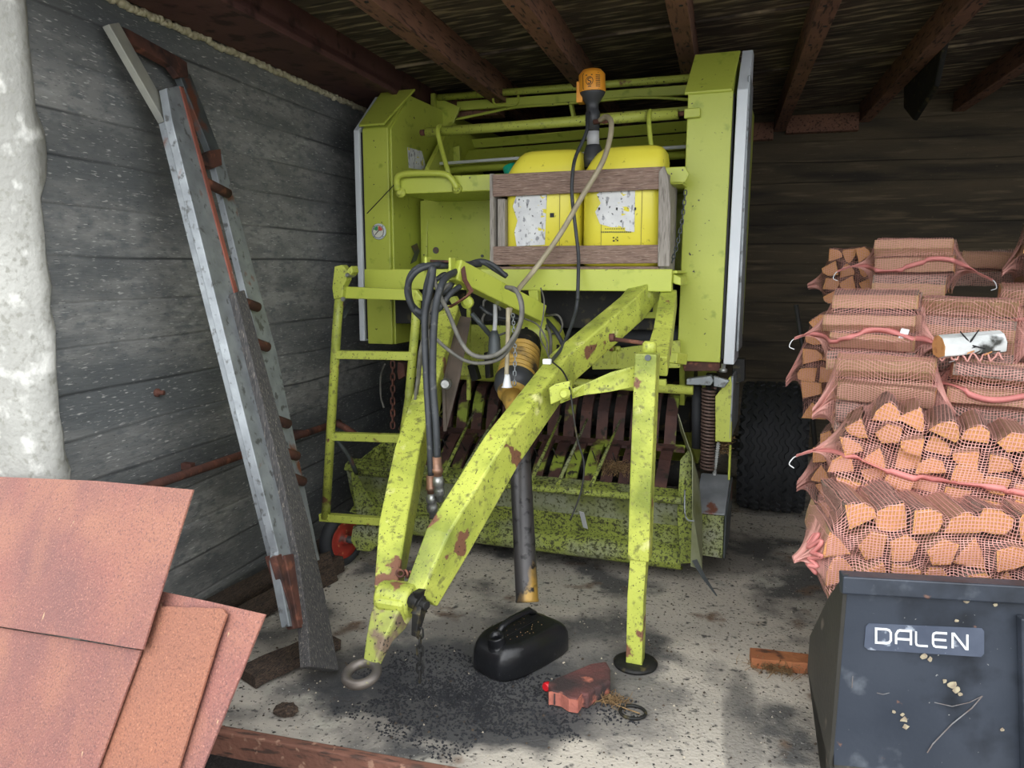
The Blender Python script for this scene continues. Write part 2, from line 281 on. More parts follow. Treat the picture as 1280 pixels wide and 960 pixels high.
    def build(s, name, mats, parent=None, bevel=0.003, sub=0, loc=None):
        if not isinstance(mats, (list, tuple)): mats = [mats]
        bmesh.ops.recalc_face_normals(s.bm, faces=s.bm.faces[:])
        org = ORG.get(parent.name if parent else None)
        if parent is not None and org is not None: bmesh.ops.translate(s.bm, verts=s.bm.verts[:], vec=-org)
        elif loc is not None: bmesh.ops.translate(s.bm, verts=s.bm.verts[:], vec=-Vector(loc))
        me = bpy.data.meshes.new(name); s.bm.to_mesh(me); s.bm.free()
        for q in mats: me.materials.append(q)
        o = bpy.data.objects.new(name, me); COL.objects.link(o)
        if parent is not None:
            o.parent = parent
            if org is not None: ORG[o.name] = org
        elif loc is not None: o.location = Vector(loc); ORG[o.name] = Vector(loc)
        else: ORG[o.name] = Vector()
        if bevel:
            md = o.modifiers.new('bevel', 'BEVEL'); md.width = bevel; md.segments = 2; md.limit_method = 'ANGLE'; md.angle_limit = math.radians(40)
        if sub:
            md = o.modifiers.new('sub', 'SUBSURF'); md.levels = sub; md.render_levels = sub
        return o
ORG = {}
def tag(o, label, cat, group=None, kind=None):
    if label: o['label'] = label
    if cat: o['category'] = cat
    if group: o['group'] = group
    if kind: o['kind'] = kind
    return o
def empty(name, loc, label, cat, group=None, rz=0):
    o = bpy.data.objects.new(name, None); COL.objects.link(o); o.location = loc; o.rotation_euler.z = rz; o.empty_display_size = .1
    ORG[o.name] = Vector(loc); return tag(o, label, cat, group)
def struct(o): o['kind'] = 'structure'; return o

# ================================================================= SETTING
WX = -2.264; FY = 2.16; BY = 7.1; RX = 4.6
zc = lambda X: 2.72 + .0685*(X-WX)
# slab
b = MB(); b.bb((WX-.02, FY, -.12), (RX, BY+.1, 0)); struct(b.build('floor', floor_mat(), bevel=0))
b = MB(); b.bb((-14, -14, -.30), (14, FY, -.085)); struct(b.build('ground', soil, bevel=0))
gm = mat('grey_gravel', srgb(120, 118, 112), srgb(100, 98, 94), 20, .9, 0, (), .4, 80)
b = MB(); b.bb((-14, -14, -.085), (14, 1.2, -.08)); struct(b.build('ground', gm, bevel=0))
# left wall: long board-marked face, its ragged end dressed with pale render
b = MB(); b.bb((WX-.32, FY-.0, -.1), (WX, BY+.25, 2.72)); struct(b.build('wall_left', concw, bevel=0))
b = MB()
prof = []; N_ = 46
rows = []
for i in range(N_+1):
    z = -.08 + 3.4*i/N_
    j = rng.uniform(-1, 1)
    ed = .012 + .012*j + (.03 if 1.9 < z < 2.1 or z < .95 and z > .85 else 0)
    rows.append([(WX-.36, FY-.03+.004*j, z), (WX-.16, FY-.045+.006*rng.uniform(-1, 1), z), (WX+.006, FY-.035+.006*j, z), (WX+.012+.005*rng.uniform(-1, 1), FY+.0, z), (WX+.004, FY+ed, z), (WX-.02, FY+ed+.01, z)])
vs = [[b.bm.verts.new(p) for p in r] for r in rows]
for i in range(N_):
    for k in range(5): f = b.bm.faces.new((vs[i][k], vs[i][k+1], vs[i+1][k+1], vs[i+1][k])); f.smooth = True
struct(b.build('wall_left_end', conce, bevel=0))
b = MB(); b.bb((WX-.3, BY, -.1), (RX+.3, BY+.25, zc(RX)+.3)); struct(b.build('wall_back', concb, bevel=0))
b = MB(); b.bb((RX, FY, -.1), (RX+.25, BY, zc(RX)+.3)); struct(b.build('wall_right', concw, bevel=0))
# ceiling boards: sloping sheets laid across the joists
b = MB(); b.prism([(WX-.5, 1.7, zc(WX-.5)), (RX+.4, 1.7, zc(RX+.4)), (RX+.4, BY+.3, zc(RX+.4)), (WX-.5, BY+.3, zc(WX-.5))], (0, 0, .12)); struct(b.build('ceiling', panelc, bevel=0))
for Y in (3.05, 4.3, 5.55):
    b = MB(); b.prism([(WX, Y-.03, zc(WX)-.012), (RX, Y-.03, zc(RX)-.012), (RX, Y+.03, zc(RX)-.012), (WX, Y+.03, zc(WX)-.012)], (0, 0, .02)); struct(b.build('trim_ceiling_seam', panelc, bevel=0))
# beam along the left wall with an edge lip, joists with bolt holes, rear ledger
b = MB(); b.bb((WX+.01, 1.9, zc(WX)-.10), (-1.86, BY, zc(-1.86)+.02)); b.bb((-1.89, 1.9, zc(-1.86)-.15), (-1.86, BY, zc(-1.86)-.09)); struct(b.build('trim_1', redbeam))
for k, X in enumerate((-1.40, -.86, -.24, .40, 1.06, 1.75, 2.5, 3.3)):
    b = MB(); b.bb((X-.045, 1.9, zc(X)-.15), (X+.045, BY, zc(X)+.01))
    struct(b.build('trim_%d' % (k+2), joistm))
    b = MB()
    for j in range(14): b.lathe((X+(.018 if j % 2 else -.018), 2.6+.31*j, zc(X)-.153), (0, 0, 1), [(0, .009), (.008, .009)], 8)
    struct(b.build('trim_%d_bolt_holes' % (k+2), black, bevel=0))
b = MB()
for x0, x1 in ((-1.8, -.3), (-.2, .35), (.45, 1.01)): b.bb((x0, BY-.09, zc((x0+x1)/2)-.20), (x1, BY, zc((x0+x1)/2)-.06))
struct(b.build('trim_10', joistm))
b = MB(); b.bb((-2.2, 4.9, zc(-2.0)-.16), (-1.42, 5.02, zc(-2)-.05)); struct(b.build('trim_11', joistm))
# lumpy foam bead at the top of the left wall
b = MB()
for i in range(210):
    y = 2.3 + i*.0235
    b.lathe((WX+.008, y, 2.605+rng.uniform(-.006, .006)), (rng.uniform(-.3, .3), 1, rng.uniform(-.3, .3)), [(-.022, .003), (-.014, .014), (0, .011+rng.uniform(0, .010)), (.014, .013), (.022, .003)], 7)
struct(b.build('trim_foam_bead', foam, bevel=0))
# dark rag of bird-nest felt hanging at a joist
p = ony(1160, 60, 5.2)
b = MB(); X = 1.06
pts = [(X+.05, 5.35, zc(X)-.06), (X+.05, 4.9, zc(X)-.08), (X+.06, 5.1, zc(X)-.30), (X+.06, 5.6, zc(X)-.40), (X+.05, 5.85, zc(X)-.28), (X+.05, 5.9, zc(X)-.1)]
b.prism(pts, (.03, .0, -.01)); o = b.build('hanging_felt_strip', dark, bevel=.008); tag(o, 'ragged dark strip of felt hanging from the ceiling joist above the firewood', 'felt strip')
# rust-brown board along the slab's edge
b = MB(); b.prism([(-1.95, FY-.045, .006), (-.60, FY-.045, .006), (-.42, FY-.005, .006), (-1.95, FY-.005, .006)], (0, 0, -.12))
o = b.build('edge_board', mat('rusty_brown_board', srgb(150, 104, 86), srgb(122, 84, 70), 3, .85, 0, ((srgb(84, 64, 56), 6, .58, .06, 1, (2, 10, 10)), (srgb(176, 138, 116), 30, .66, .04, 2)), .4, 50), bevel=.006)
tag(o, 'rusty brown board lying along the front edge of the concrete floor', 'board')
# rusted pipe on the wall
b = MB(); pa = onx(190, 607, WX+.09); pb = onx(408, 533, WX+.10)
b.tube([pa+(pa-pb)*.25, pa, pb, pb+Vector((.05, .06, -.0)), pb+Vector((.13, .10, -.06))], .019, 12, 4); b.beam(pa+Vector((-.1, .3, 0)), pa+Vector((-.04, .3, 0)), .03, .03); b.beam(Vector((WX-.01, pb.y-.2, pb.z)), Vector((WX+.1, pb.y-.2, pb.z)), .03, .03)
tag(b.build('rusty_pipe', rust, bevel=0), 'rusty pipe rail sloping along the left concrete wall behind the steel ladder', 'pipe')
# bolt stub in the wall
b = MB(); q = onx(195, 491, WX); b.lathe(q-Vector((.01, 0, 0)), (1, .2, 0), [(0, .018), (.02, .018), (.022, .010), (.045, .010)], 8); tag(b.build('rusty_bolt', rust, bevel=0), 'rusty bolt stub sticking out of the left concrete wall', 'bolt')

# ================================================================= ROUND BALER (machine coordinates: x across, y back, z up)
OM = Vector((-1.32, 4.6, 0))
baler = empty('round_baler', mw(OM), 'large lime-green round baler with mossy pickup, drawbar and white side panels parked in the shed', 'baler', rz=MA)
ORG[baler.name] = OM
def P(b, name, mt, parent=None, bevel=.004, label=None, sub=0):
    o = b.build(name, mt, parent or baler, bevel, sub)
    if label: o['label'] = label
    return o
V = Vector
YF = 3.9
# ---- side housings
xl0, xl1 = -2.355, -2.11
xr0, xr1 = -.535, -.325
# left housing: front cover, inner cheek, sloped cap
b = MB(); b.prism([(xl0+.045, YF, 1.175), (xl0+.045, YF, 2.375), (xl0+.045, YF+.25, 2.60), (xl0+.045, 5.7, 2.60), (xl0+.045, 5.7, 1.175)], (.16, 0, 0))
P(b, 'side_housing', lime, label='lime left housing with pressure gauge')
b = MB(); b.prism([(xl0+.19, YF-.008, 2.385), (xl0+.03, YF-.008, 2.385), (xl0+.03, YF+.26, 2.618), (xl0+.25, YF+.26, 2.618)], (0, -.006, .012))
P(b, 'housing_cap', lime)
b = MB(); b.prism([(xl0+.205, YF+.02, 1.175), (xl0+.205, YF+.02, 2.37), (xl0+.205, YF+.22, 2.56), (xl0+.205, YF+.30, 2.56), (xl0+.205, YF+.34, 2.3), (xl0+.205, YF+.42, 1.95), (xl0+.205, YF+.42, 1.175)], (.012, 0, 0))
P(b, 'inner_cheek', lime)
b = MB(); p0 = mX(510, 183, xl0+.222); b.prism([mX(509, 184, xl0+.2185), mX(527, 189, xl0+.2185), mX(533, 213, xl0+.2185), mX(511, 210, xl0+.2185)], (.002, 0, 0)); P(b, 'warning_label', label_mat(), bevel=0, label='scratched pale label')
b = MB(); b.prism([(xl0-.005, YF-.01, 1.19), (xl0-.005, YF-.01, 2.37), (xl0-.005, YF+.24, 2.60), (xl0-.005, 5.6, 2.60), (xl0-.005, 5.6, 1.19)], (.035, 0, 0)); P(b, 'side_panel', whitep, label='white left side panel')
b = MB(); b.bb((xl0+.03, YF+.005, 1.2), (xl0+.046, YF+.03, 2.36)); P(b, 'panel_gasket', black)
# diagonal seam line on the left cover
b = MB(); b.beam(m(459, 267, YF)+V((0, -.003, 0)), m(494, 230, YF)+V((0, -.003, 0)), .004, .004); P(b, 'cover_seam', black, bevel=0)
# right housing
b = MB(); b.prism([(xr0, YF, 1.145), (xr0+.012, YF, 2.43), (xr0+.012, YF+.22, 2.64), (xr0+.012, 5.7, 2.64), (xr0, 5.7, 1.145)], (xr1-xr0, 0, 0))
P(b, 'side_housing', lime, label='lime right housing')
b = MB(); b.prism([(xr0-.004, YF-.006, 2.425), (xr1+.006, YF-.006, 2.425), (xr1+.02, YF+.23, 2.655), (xr0+.01, YF+.23, 2.655)], (0, -.006, .012)); P(b, 'housing_cap', lime)
b = MB(); b.prism([(xr1+.018, YF-.02, 1.14), (xr1+.03, YF-.02, 2.43), (xr1+.03, YF+.21, 2.66), (xr1+.03, YF+.30, 2.66), (xr1+.018, YF+.30, 1.14)], (.05, 0, 0)); P(b, 'side_panel', whitep, label='white right side panel')
b = MB(); b.bb((xr1+.072, YF+.02, 1.2), (xr1+.085, YF+.28, 2.5)); P(b, 'panel_edge_strip', steel)
b = MB(); b.bb((xr1+.001, YF+.005, 1.16), (xr1+.018, YF+.2, 2.42)); P(b, 'panel_gasket', black)
# chamber shell: side plates, back, roof sheets
for x in (-2.10, -.56):
    b = MB(); b.prism([(x, 4.25, .75), (x, 4.15, 1.2), (x, 4.25, 2.2), (x, 4.6, 2.52), (x, 5.7, 2.4), (x, 6.2, 1.9), (x, 6.3, 1.2), (x, 5.9, .55), (x, 5.0, .35)], (.03, 0, 0)); P(b, 'chamber_side', lime)
for (ya, za, yb, zb) in ((5.7, 2.4, 6.2, 1.9), (6.2, 1.9, 6.3, 1.2), (6.3, 1.2, 5.9, .55), (5.9, .55, 5.0, .35)):
    b = MB(); b.prism([(-2.10, ya, za), (-.53, ya, za), (-.53, yb, zb), (-2.10, yb, zb)], (0, .01, .01)); P(b, 'chamber_sheet', lime, bevel=0)
# upper rails, tubes and cross sheets seen above the shelf
ZT = 4.62
b = MB(); b.tube([m(548, 122, ZT), m(868, 97, ZT)], .021, 12); P(b, 'upper_rail', limew, bevel=0)
b = MB(); b.prism([m(540, 119, ZT), m(552, 124, ZT), m(575, 134, ZT), m(567, 152, ZT), m(562, 176, ZT), m(540, 176, ZT)], (0, .02, 0)); b.beam(m(542, 117, ZT-.02), m(542, 178, ZT-.02), .03, .03); P(b, 'rail_bracket', lime)
b = MB(); b.beam(m(572, 133, 4.7), m(866, 112, 4.7), .03, .055); P(b, 'flat_rail', lime)
b = MB(); b.tube([m(616, 122, 4.55), m(620, 131, 4.53), m(645, 131, 4.53), m(648, 119, 4.55)], .007, 8, 3); P(b, 'wire_catch', lime, bevel=0)
b = MB(); b.tube([m(566, 150, 4.66), m(600, 143, 4.66), m(645, 134, 4.66), m(700, 130, 4.66), m(800, 122, 4.66), m(866, 125, 4.66)], .009, 8, 4); P(b, 'thin_rod', lime, bevel=0)
b = MB(); b.beam(m(714, 130, 4.7), m(718, 150, 4.7), .05, .02); P(b, 'rail_tab', lime)
b = MB(); b.prism([m(560, 158, 4.8), m(864, 132, 4.8), m(864, 142, 4.8), m(560, 168, 4.8)], (0, .03, 0)); P(b, 'cross_strip', lime)
b = MB()
b.prism([m(570, 176, 4.9), m(864, 150, 4.9), m(864, 164, 4.95), m(570, 187, 4.95)], (0, .02, 0)); P(b, 'cross_sheet', lime)
b = MB(); b.prism([m(570, 189, 4.85), m(864, 166, 4.85), m(864, 186, 4.7), m(570, 207, 4.7)], (0, .02, 0)); P(b, 'cross_sheet', lime)
b = MB(); b.prism([m(556, 187, 4.6), m(574, 182, 4.6), m(576, 228, 4.6), m(536, 228, 4.6), m(536, 188, 4.6)], (0, .03, 0)); P(b, 'rail_bracket', lime)
b = MB(); b.tube([m(550, 204.5, 4.4), m(862, 183, 4.4)], .010, 10); P(b, 'chrome_rod', whitem, bevel=0, label='chrome rod with its gleam painted white')  # plain white colour stands in for the chrome's bright reflection
b = MB(); b.tube([m(550, 213, 4.5), m(862, 193, 4.5)], .024, 12); P(b, 'lower_rail', lime, bevel=0)
# front round rail with its hooks and end fitting
b = MB(); b.tube([m(533, 165.5, 4.02), m(848, 142.5, 4.02)], .026, 16); P(b, 'front_rail', limew, bevel=0)
b = MB(); b.tube([m(848, 142.5, 4.02), m(860, 141.5, 4.02)], .013, 10); P(b, 'rail_pin', rust, bevel=0)
b = MB(); b.tube([m(526, 166, 4.02), m(533, 165.5, 4.02)], .017, 10); P(b, 'rail_pin', rust, bevel=0)
b = MB(); q = m(861, 135, YF-.03); b.prism([m(855, 136, YF-.03), m(875, 134, YF-.03), m(875, 146, YF-.03), m(855, 148, YF-.03)], (0, .03, 0)); P(b, 'rail_clamp', lime)
b = MB(); b.tube([m(556, 168, 4.06), m(551, 158, 4.02), m(547, 163, 3.97), m(551, 182, 3.96), m(561, 218, 3.9)], .0135, 10, 5); P(b, 'rail_stay', lime, bevel=0)
b = MB(); b.tube([m(815, 148, 4.05), m(813, 139, 4.02), m(811, 146, 3.98), m(812, 165, 3.97), m(816, 200, 3.95)], .0125, 10, 5); P(b, 'rail_stay', lime, bevel=0)
# belt rollers inside the chamber (dark opening)
for (y, z, r) in ((4.75, 2.02, .10), (4.55, 1.55, .10), (5.2, 2.3, .1), (4.7, .95, .11)):
    b = MB(); b.tube([(-2.07, y, z), (-.53, y, z)], r, 20); P(b, 'belt_roller', dark, bevel=0)
b = MB(); b.prism([(-2.05, 4.86, .9), (-.55, 4.86, .9), (-.55, 4.95, 2.2), (-2.05, 4.95, 2.2)], (0, .01, 0)); P(b, 'bale_belt', dark, bevel=0)
# ---- shelf and back wall
ys = 3.72
b = MB(); b.prism([m(494, 243, ys), m(494, 226, ys), m(500, 222, ys), m(856, 208, ys+.0), m(862, 218, ys), m(856, 228, ys)], (0, .012, 0)); P(b, 'shelf_lip', lime)
zs = m(494, 243, ys).z
xa = m(494, 243, ys).x; xb = m(856, 228, ys).x
b = MB(); b.bb((xa+.01, ys+.01, zs), (xb-.01, 4.23, zs+.012)); P(b, 'shelf', lime)
b = MB(); b.tube([m(497, 238, ys-.015), m(496, 224, ys-.03), m(503, 218, ys-.035), m(525, 216.5, ys-.035), m(552, 217, ys-.035), m(563, 222, ys-.03), m(572, 236, ys-.015)], .0165, 12, 5); P(b, 'grab_handle', lime, bevel=0)
for px_, py_ in ((501, 241), (571, 236)):
    b = MB(); b.lathe(m(px_, py_, ys-.01), (0, -1, 0), [(-.01, .026), (.006, .026), (.008, .012), (.018, .012)], 12); P(b, 'handle_bolt', limew, bevel=0)
b = MB(); b.bb((-2.12, 4.22, 1.52), (-.56, 4.24, zs+.01)); b.beam((-1.0, 4.215, 1.55), (-1.0, 4.215, 1.95), .02, .008); P(b, 'back_wall', lime)
b = MB(); b.lathe(m(545, 313, 4.22), (0, -1, 0), [(0, .02), (.004, .02)], 14); P(b, 'wall_bolt', steeld, bevel=0); b = MB(); b.lathe(m(603, 320, 4.22), (0, -1, 0), [(0, .009), (.006, .009)], 8); P(b, 'wall_bolt', steeld, bevel=0)
b = MB(); b.prism([mX(514, 308, -2.13), mX(521, 304, -2.13), mX(524, 314, -2.13), mX(520, 326, -2.13), mX(513, 330, -2.13), mX(518, 317, -2.13)], (.003, 0, 0)); P(b, 'pictogram', steeld, bevel=0)
# ---- platform beam
yb = 3.55
p1 = m(455, 336.5, yb); p2 = m(840, 336.5, yb); z0 = m(455, 361, yb).z
b = MB(); b.bb((p1.x, yb, z0), (p2.x, yb+.04, p1.z)); P(b, 'platform_beam', lime)
b = MB(); b.bb((p1.x+.02, yb+.03, p1.z-.02), (p2.x+.02, 4.22, p1.z-.006)); P(b, 'platform_deck', lime)
b = MB(); b.prism([m(841, 342, yb+.03), m(851, 347, yb+.03), m(851, 357, yb+.03), m(841, 354, yb+.03)], (0, .25, 0)); P(b, 'beam_end_tab', lime)
b = MB(); b.bb((-2.1, 3.85, 1.30), (-.56, 3.91, z0+.03)); P(b, 'under_frame', dark, label='cross frame coloured dark for the shade under the platform')  # dark plate colour stands in for the shade below the platform
b = MB(); b.tube([(-1.25, 3.98, 1.26), (-.45, 3.98, 1.255)], .062, 20); P(b, 'cross_roller', rubber, bevel=0, label='black cross roller')
b = MB(); b.tube([(-2.05, 3.90, 1.02), (-.45, 3.90, 1.0)], .024, 12); P(b, 'cross_shaft', limew, bevel=0)
b = MB(); b.prism([m(556, 400, 3.85), m(700, 400, 3.85), m(700, 445, 3.85), m(690, 470, 3.85), m(565, 470, 3.85)], (0, .03, 0)); P(b, 'front_plate', limew)
b = MB(); b.prism([m(740, 440, 3.82), m(850, 425, 3.82), m(850, 460, 3.82), m(740, 462, 3.82)], (0, .03, 0)); P(b, 'front_plate', limew)
b = MB(); b.beam(m(590, 455, 3.7), m(596, 475, 3.7), .05, .04); b.beam(m(610, 440, 3.7), m(612, 472, 3.7), .03, .05); P(b, 'linkage_block', dark)
b = MB(); b.prism([m(800, 372, 3.8), m(828, 372, 3.8), m(822, 398, 3.8), m(796, 398, 3.8)], (0, .02, 0)); P(b, 'latch_plate', lime)
b = MB(); b.bb(m(808, 385, 3.78)+V((-.03, 0, -.02)), m(808, 385, 3.78)+V((.03, .02, .02))); P(b, 'latch', dark)
# ---- pressure gauge
gc = m(474.5, 289.5, YF)+V((0, -.004, 0)); G = 1.0
b = MB(); b.lathe(gc, (0, -1, 0), [(0, .045), (.006, .045), (.010, .040), (.010, .034), (.004, .033)], 36); g = P(b, 'pressure_gauge', whitep, bevel=0, label='white ringed pressure gauge')
def sector(c, r0, r1, a0, a1, yo, mt, name):
    b = MB(); n = 12; pts = [c+V((r1*math.cos(a0+(a1-a0)*i/n), -yo, r1*math.sin(a0+(a1-a0)*i/n))) for i in range(n+1)] + [c+V((r0*math.cos(a1+(a0-a1)*i/n), -yo, r0*math.sin(a1+(a0-a1)*i/n))) for i in range(n+1)]
    b.prism(pts, (0, -.001, 0)); return P(b, name, mt, g, 0)
sector(gc, 0.0, .0335, 0, 2*PI-.001, .011, mat('cream_dial', srgb(214, 214, 200)), 'dial')
sector(gc, .034, .0365, 0, 2*PI-.001, .0125, black, 'dial_rim')
sector(gc, .010, .030, 1.65, 2.75, .0125, greenm, 'green_sector'); sector(gc, .010, .030, .25, 1.45, .0125, mat('red_marking', srgb(196, 84, 66)), 'red_sector')
b = MB(); b.beam(gc+V((-.020, -.015, -.020)), gc+V((.006, -.015, .006)), .004, .002); P(b, 'needle', black, g, 0)
for k in range(4):
    a = PI/4+k*PI/2; b = MB(); b.lathe(gc+V((.041*math.cos(a), -.009, .041*math.sin(a))), (0, -1, 0), [(0, .003), (.002, .003)], 6); P(b, 'screw', black, g, 0)
# ---- access ladder
yl = 3.38
b = MB(); b.tube([m(425, 362, yl), m(421, 410, yl), m(407, 648, yl)], .024, 14)
lad = P(b, 'access_ladder', limeb, bevel=0)
b = MB(); b.tube([m(521.5, 366, yl+.02), m(519, 410, yl+.02), m(511, 500, yl+.02), m(490, 640, yl+.02)], .022, 14); P(b, 'stile', limeb, lad, 0)
for (x0, y0, x1, y1) in ((424, 443, 517, 445), (417, 545, 508, 548), (406, 646, 486, 652)):
    b = MB(); b.beam(m(x0-5, y0, yl+.005), m(x1, y1, yl+.015), .042, .042); P(b, 'rung', limew, lad)
b = MB(); b.prism([m(424, 358, yl), m(520, 362, yl), m(530, 376, yl), m(424, 373, yl)], (0, .03, 0)); P(b, 'ladder_arm', lime, lad)
b = MB(); b.prism([m(418, 333, yl-.03), m(427, 331, yl-.03), m(434, 338, yl-.03), m(433, 350, yl-.03), m(429, 358, yl-.03), m(428, 372, yl-.03), m(417, 374, yl-.03), m(415, 360, yl-.03)], (0, .05, 0))
b.prism([m(433, 338, yl-.04), m(439, 332, yl-.04), m(441, 340, yl-.04), m(436, 346, yl-.04)], (0, .06, 0)); P(b, 'ladder_hook', limew, lad)
b = MB(); b.lathe(m(434, 344, yl-.05), (0, -1, 0), [(-.06, .01), (0, .012), (.01, .006)], 8); P(b, 'hook_bolt', zinc, lad, 0); b = MB(); b.lathe(m(430, 374, yl-.04), (0, -1, 0), [(0, .012), (.012, .012)], 6); P(b, 'hook_bolt', zinc, lad, 0)
b = MB(); b.beam(m(428, 398, yl+.03), m(440, 376, yl+.15), .03, .008); P(b, 'stay', steeld, lad)
b = MB(); b.tube([m(420, 549, yl+.04), m(436, 570, yl+.12), m(445, 590, yl+.2)], .013, 8, 2); P(b, 'stay', steeld, lad, 0)
# ---- drawbar: two boxed arms meeting at the hitch block
A = [m(812, 358, 3.66), m(790, 385, 3.5), m(705, 458, 3.15), m(628, 562, 2.66), m(560, 676, 2.38), m(526, 748, 2.24)]
W_ = [(.095, .12), (.095, .12), (.095, .13), (.10, .145), (.105, .15), (.08, .11)]
b = MB(); b.path(A, W_); P(b, 'drawbar_arm', limeb, bevel=.008)
B = [m(565, 392, 3.62), m(556, 420, 3.5), m(530, 515, 3.05), m(512, 575, 2.80), m(494, 668, 2.46), m(484, 745, 2.24)]
b = MB(); b.path(B, [(.10, .13), (.10, .13), (.10, .14), (.105, .15), (.105, .15), (.08, .11)]); P(b, 'drawbar_arm', limeb, bevel=.008)
# hinge bolt on left arm, grey inner plate
b = MB(); b.lathe(m(557, 480, 3.1), (.3, -1, .1), [(-.03, .026), (.0, .026), (.004, .018), (.02, .018)], 10); P(b, 'arm_bolt', zinc, bevel=0)
b = MB(); b.prism([m(572, 395, 3.6), m(586, 397, 3.62), m(572, 470, 3.3), m(554, 540, 3.1), m(552, 480, 3.2)], (.012, .01, 0)); P(b, 'arm_gusset', mat('brown_stained_plate', srgb(112, 98, 88), srgb(92, 84, 76), 8, .7))
# hitch block and drawbar eye
hc = m(497, 752, 2.2)
b = MB(); b.box(hc+V((0, .0, 0)), (.115, .12, .10), Matrix.Rotation(math.radians(0), 3, 'Z') @ Matrix.Rotation(math.radians(24), 3, 'X')); P(b, 'hitch_block', limeb, bevel=.02)
ec = m(452, 842, 2.02)
dn = (ec-hc).normalized()
sd = dn.cross(V((0, 0, 1))).normalized(); nu = sd.cross(dn)
if nu.z < 0: nu = -nu
rn = (nu*.35+V((0, 0, .65))).normalized(); rb_ = (hc-ec); rb_ = (rb_-rn*rb_.dot(rn)).normalized()
b = MB(); b.path([hc+dn*.0, hc+dn*.07, hc+dn*.13, ec+rb_*.050], [(.115, .09), (.105, .08), (.080, .05), (.056, .030)]); P(b, 'hitch_tongue', mat('worn_mossy_tongue', srgb(178, 190, 84), srgb(150, 156, 84), 8, .6, .1, ((srgb(128, 110, 92), 12, .52, .05, 1), (DK, 70, .62, .03, 2)), .2), bevel=.008)
b = MB(); b.ring(ec, rn, .050, .0165, 40, 12); P(b, 'drawbar_eye', mat('worn_eye_steel', srgb(120, 112, 104), srgb(96, 92, 88), 12, .45, .5, ((srgb(160, 160, 70), 14, .64, .03, 1),), .1), bevel=0, label='worn bare steel towing ring')
b = MB(); b.lathe(hc+V((-.065, 0, .01)), (1, 0, 0), [(0, .05), (.01, .056), (.12, .056), (.13, .05)], 24); P(b, 'hitch_pivot', limeb, bevel=0)
b = MB()
for k in range(6): b.ring(hc+V((-.02+.022*k, .06+.004*(k % 2), .075)), (rng.uniform(-1, 1), 1, .2*k), .013, .0045, 12, 6)
P(b, 'rusty_chain', rust, bevel=0)
b = MB(); b.lathe(m(521, 752, 2.16), (1, -.4, 0), [(-.02, .028), (.02, .028), (.025, .016), (.05, .016)], 10); b.path([m(524, 738, 2.15), m(524, 765, 2.14), m(519, 795, 2.12)], [(.03, .05), (.03, .045), (.02, .02)]); P(b, 'hitch_pin', dark, bevel=.003)
def chain(name, pts, step, R_, r, mt, label=None):
    pts = [V(p) for p in pts]; L = [0]
    for a, c in zip(pts, pts[1:]): L.append(L[-1]+(c-a).length)
    n = max(2, int(L[-1]/step)); proto = None; rootp = None
    for i in range(n):
        s = (i+.5)*L[-1]/n; j = max(k for k in range(len(L)-1) if L[k] <= s); t = (s-L[j])/(L[j+1]-L[j]); p = pts[j].lerp(pts[j+1], t); d = (pts[j+1]-pts[j]).normalized()
        side = d.orthogonal().normalized(); side = Quaternion(d, (PI/2)*(i % 2)+.5) @ side
        b = MB(); nn = 14; q = []
        oth = d.cross(side)
        for k in range(nn):
            a = 2*PI*k/nn; ex = math.cos(a)*R_*.62; ey = math.sin(a)*R_*.62 + (R_*.55 if math.sin(a) > 0 else -R_*.55)
            q.append(p + side*ex + d*ey)
        q.append(q[0]); q.append(q[1]); b.tube(q, r, 6, cap=False)
        if rootp is None: rootp = P(b, name, mt, bevel=0, label=label)
        else: P(b, 'chain_link', mt, rootp, 0)
    return rootp
chain('safety_chain', [m(525, 786, 2.13), m(525, 851, 2.13)], .030, .017, .0035, dark)
chain('rusty_chain', [m(491, 452, 3.75), m(491, 535, 3.75)], .034, .018, .005, rust)
chain('shelf_chain', [m(857, 238, 3.75), m(853, 275, 3.72), m(846, 308, 3.68), m(840, 328, 3.62)], .022, .011, .0028, steeld)
# ---- parking stand with its bracket arm
yp = 2.96
b = MB(); b.path([m(809.5, 441, yp), m(803, 600, yp), m(800, 697, yp)], [(.085, .085)]*3); st = P(b, 'parking_stand', limeb, bevel=.006)
b = MB(); b.path([m(800, 690, yp), m(796, 745, yp-.01), m(794, 836, yp-.02)], [(.066, .066)]*3); P(b, 'inner_leg', limeb, st)
b = MB(); ft = m(794, 838, yp-.02); b.lathe(V((ft.x, ft.y, .002)), (0, 0, 1), [(0, .088), (.010, .09), (.016, .075), (.018, .05)], 28); P(b, 'stand_foot', dark, st, 0)
b = MB(); b.lathe(m(810, 447, yp-.045), (0, -1, 0), [(0, .012), (.006, .012)], 12); P(b, 'stand_bolt', steeld, st, 0)
b = MB(); b.path([m(836, 372, 3.62), m(829, 420, 3.35), m(820, 458, 3.08)], [(.075, .09), (.08, .09), (.09, .09)]); P(b, 'stand_bracket', limeb, bevel=.006)
b = MB()
def strap(px, Y0, Y1, n_): pass
cur = [(700, 492, 2.86), (730, 480, 2.90), (762, 466, 2.94), (812, 452, 3.0)]
low = [(812, 480, 3.0), (762, 490, 2.94), (730, 494, 2.90), (716, 498, 2.86), (700, 505, 2.86)]
pts = [m(*q) for q in cur] + [m(*q) for q in low]
vs_ = [b.bm.verts.new(p) for p in pts]; v2 = [b.bm.verts.new(p+V((0, .03, 0))) for p in pts]; n9 = len(pts)
b.bm.faces.new(vs_); b.bm.faces.new(v2[::-1])
for i in range(n9): b.bm.faces.new((vs_[(i+1) % n9], vs_[i], v2[i], v2[(i+1) % n9]))
P(b, 'stand_arm', limeb, bevel=.003)
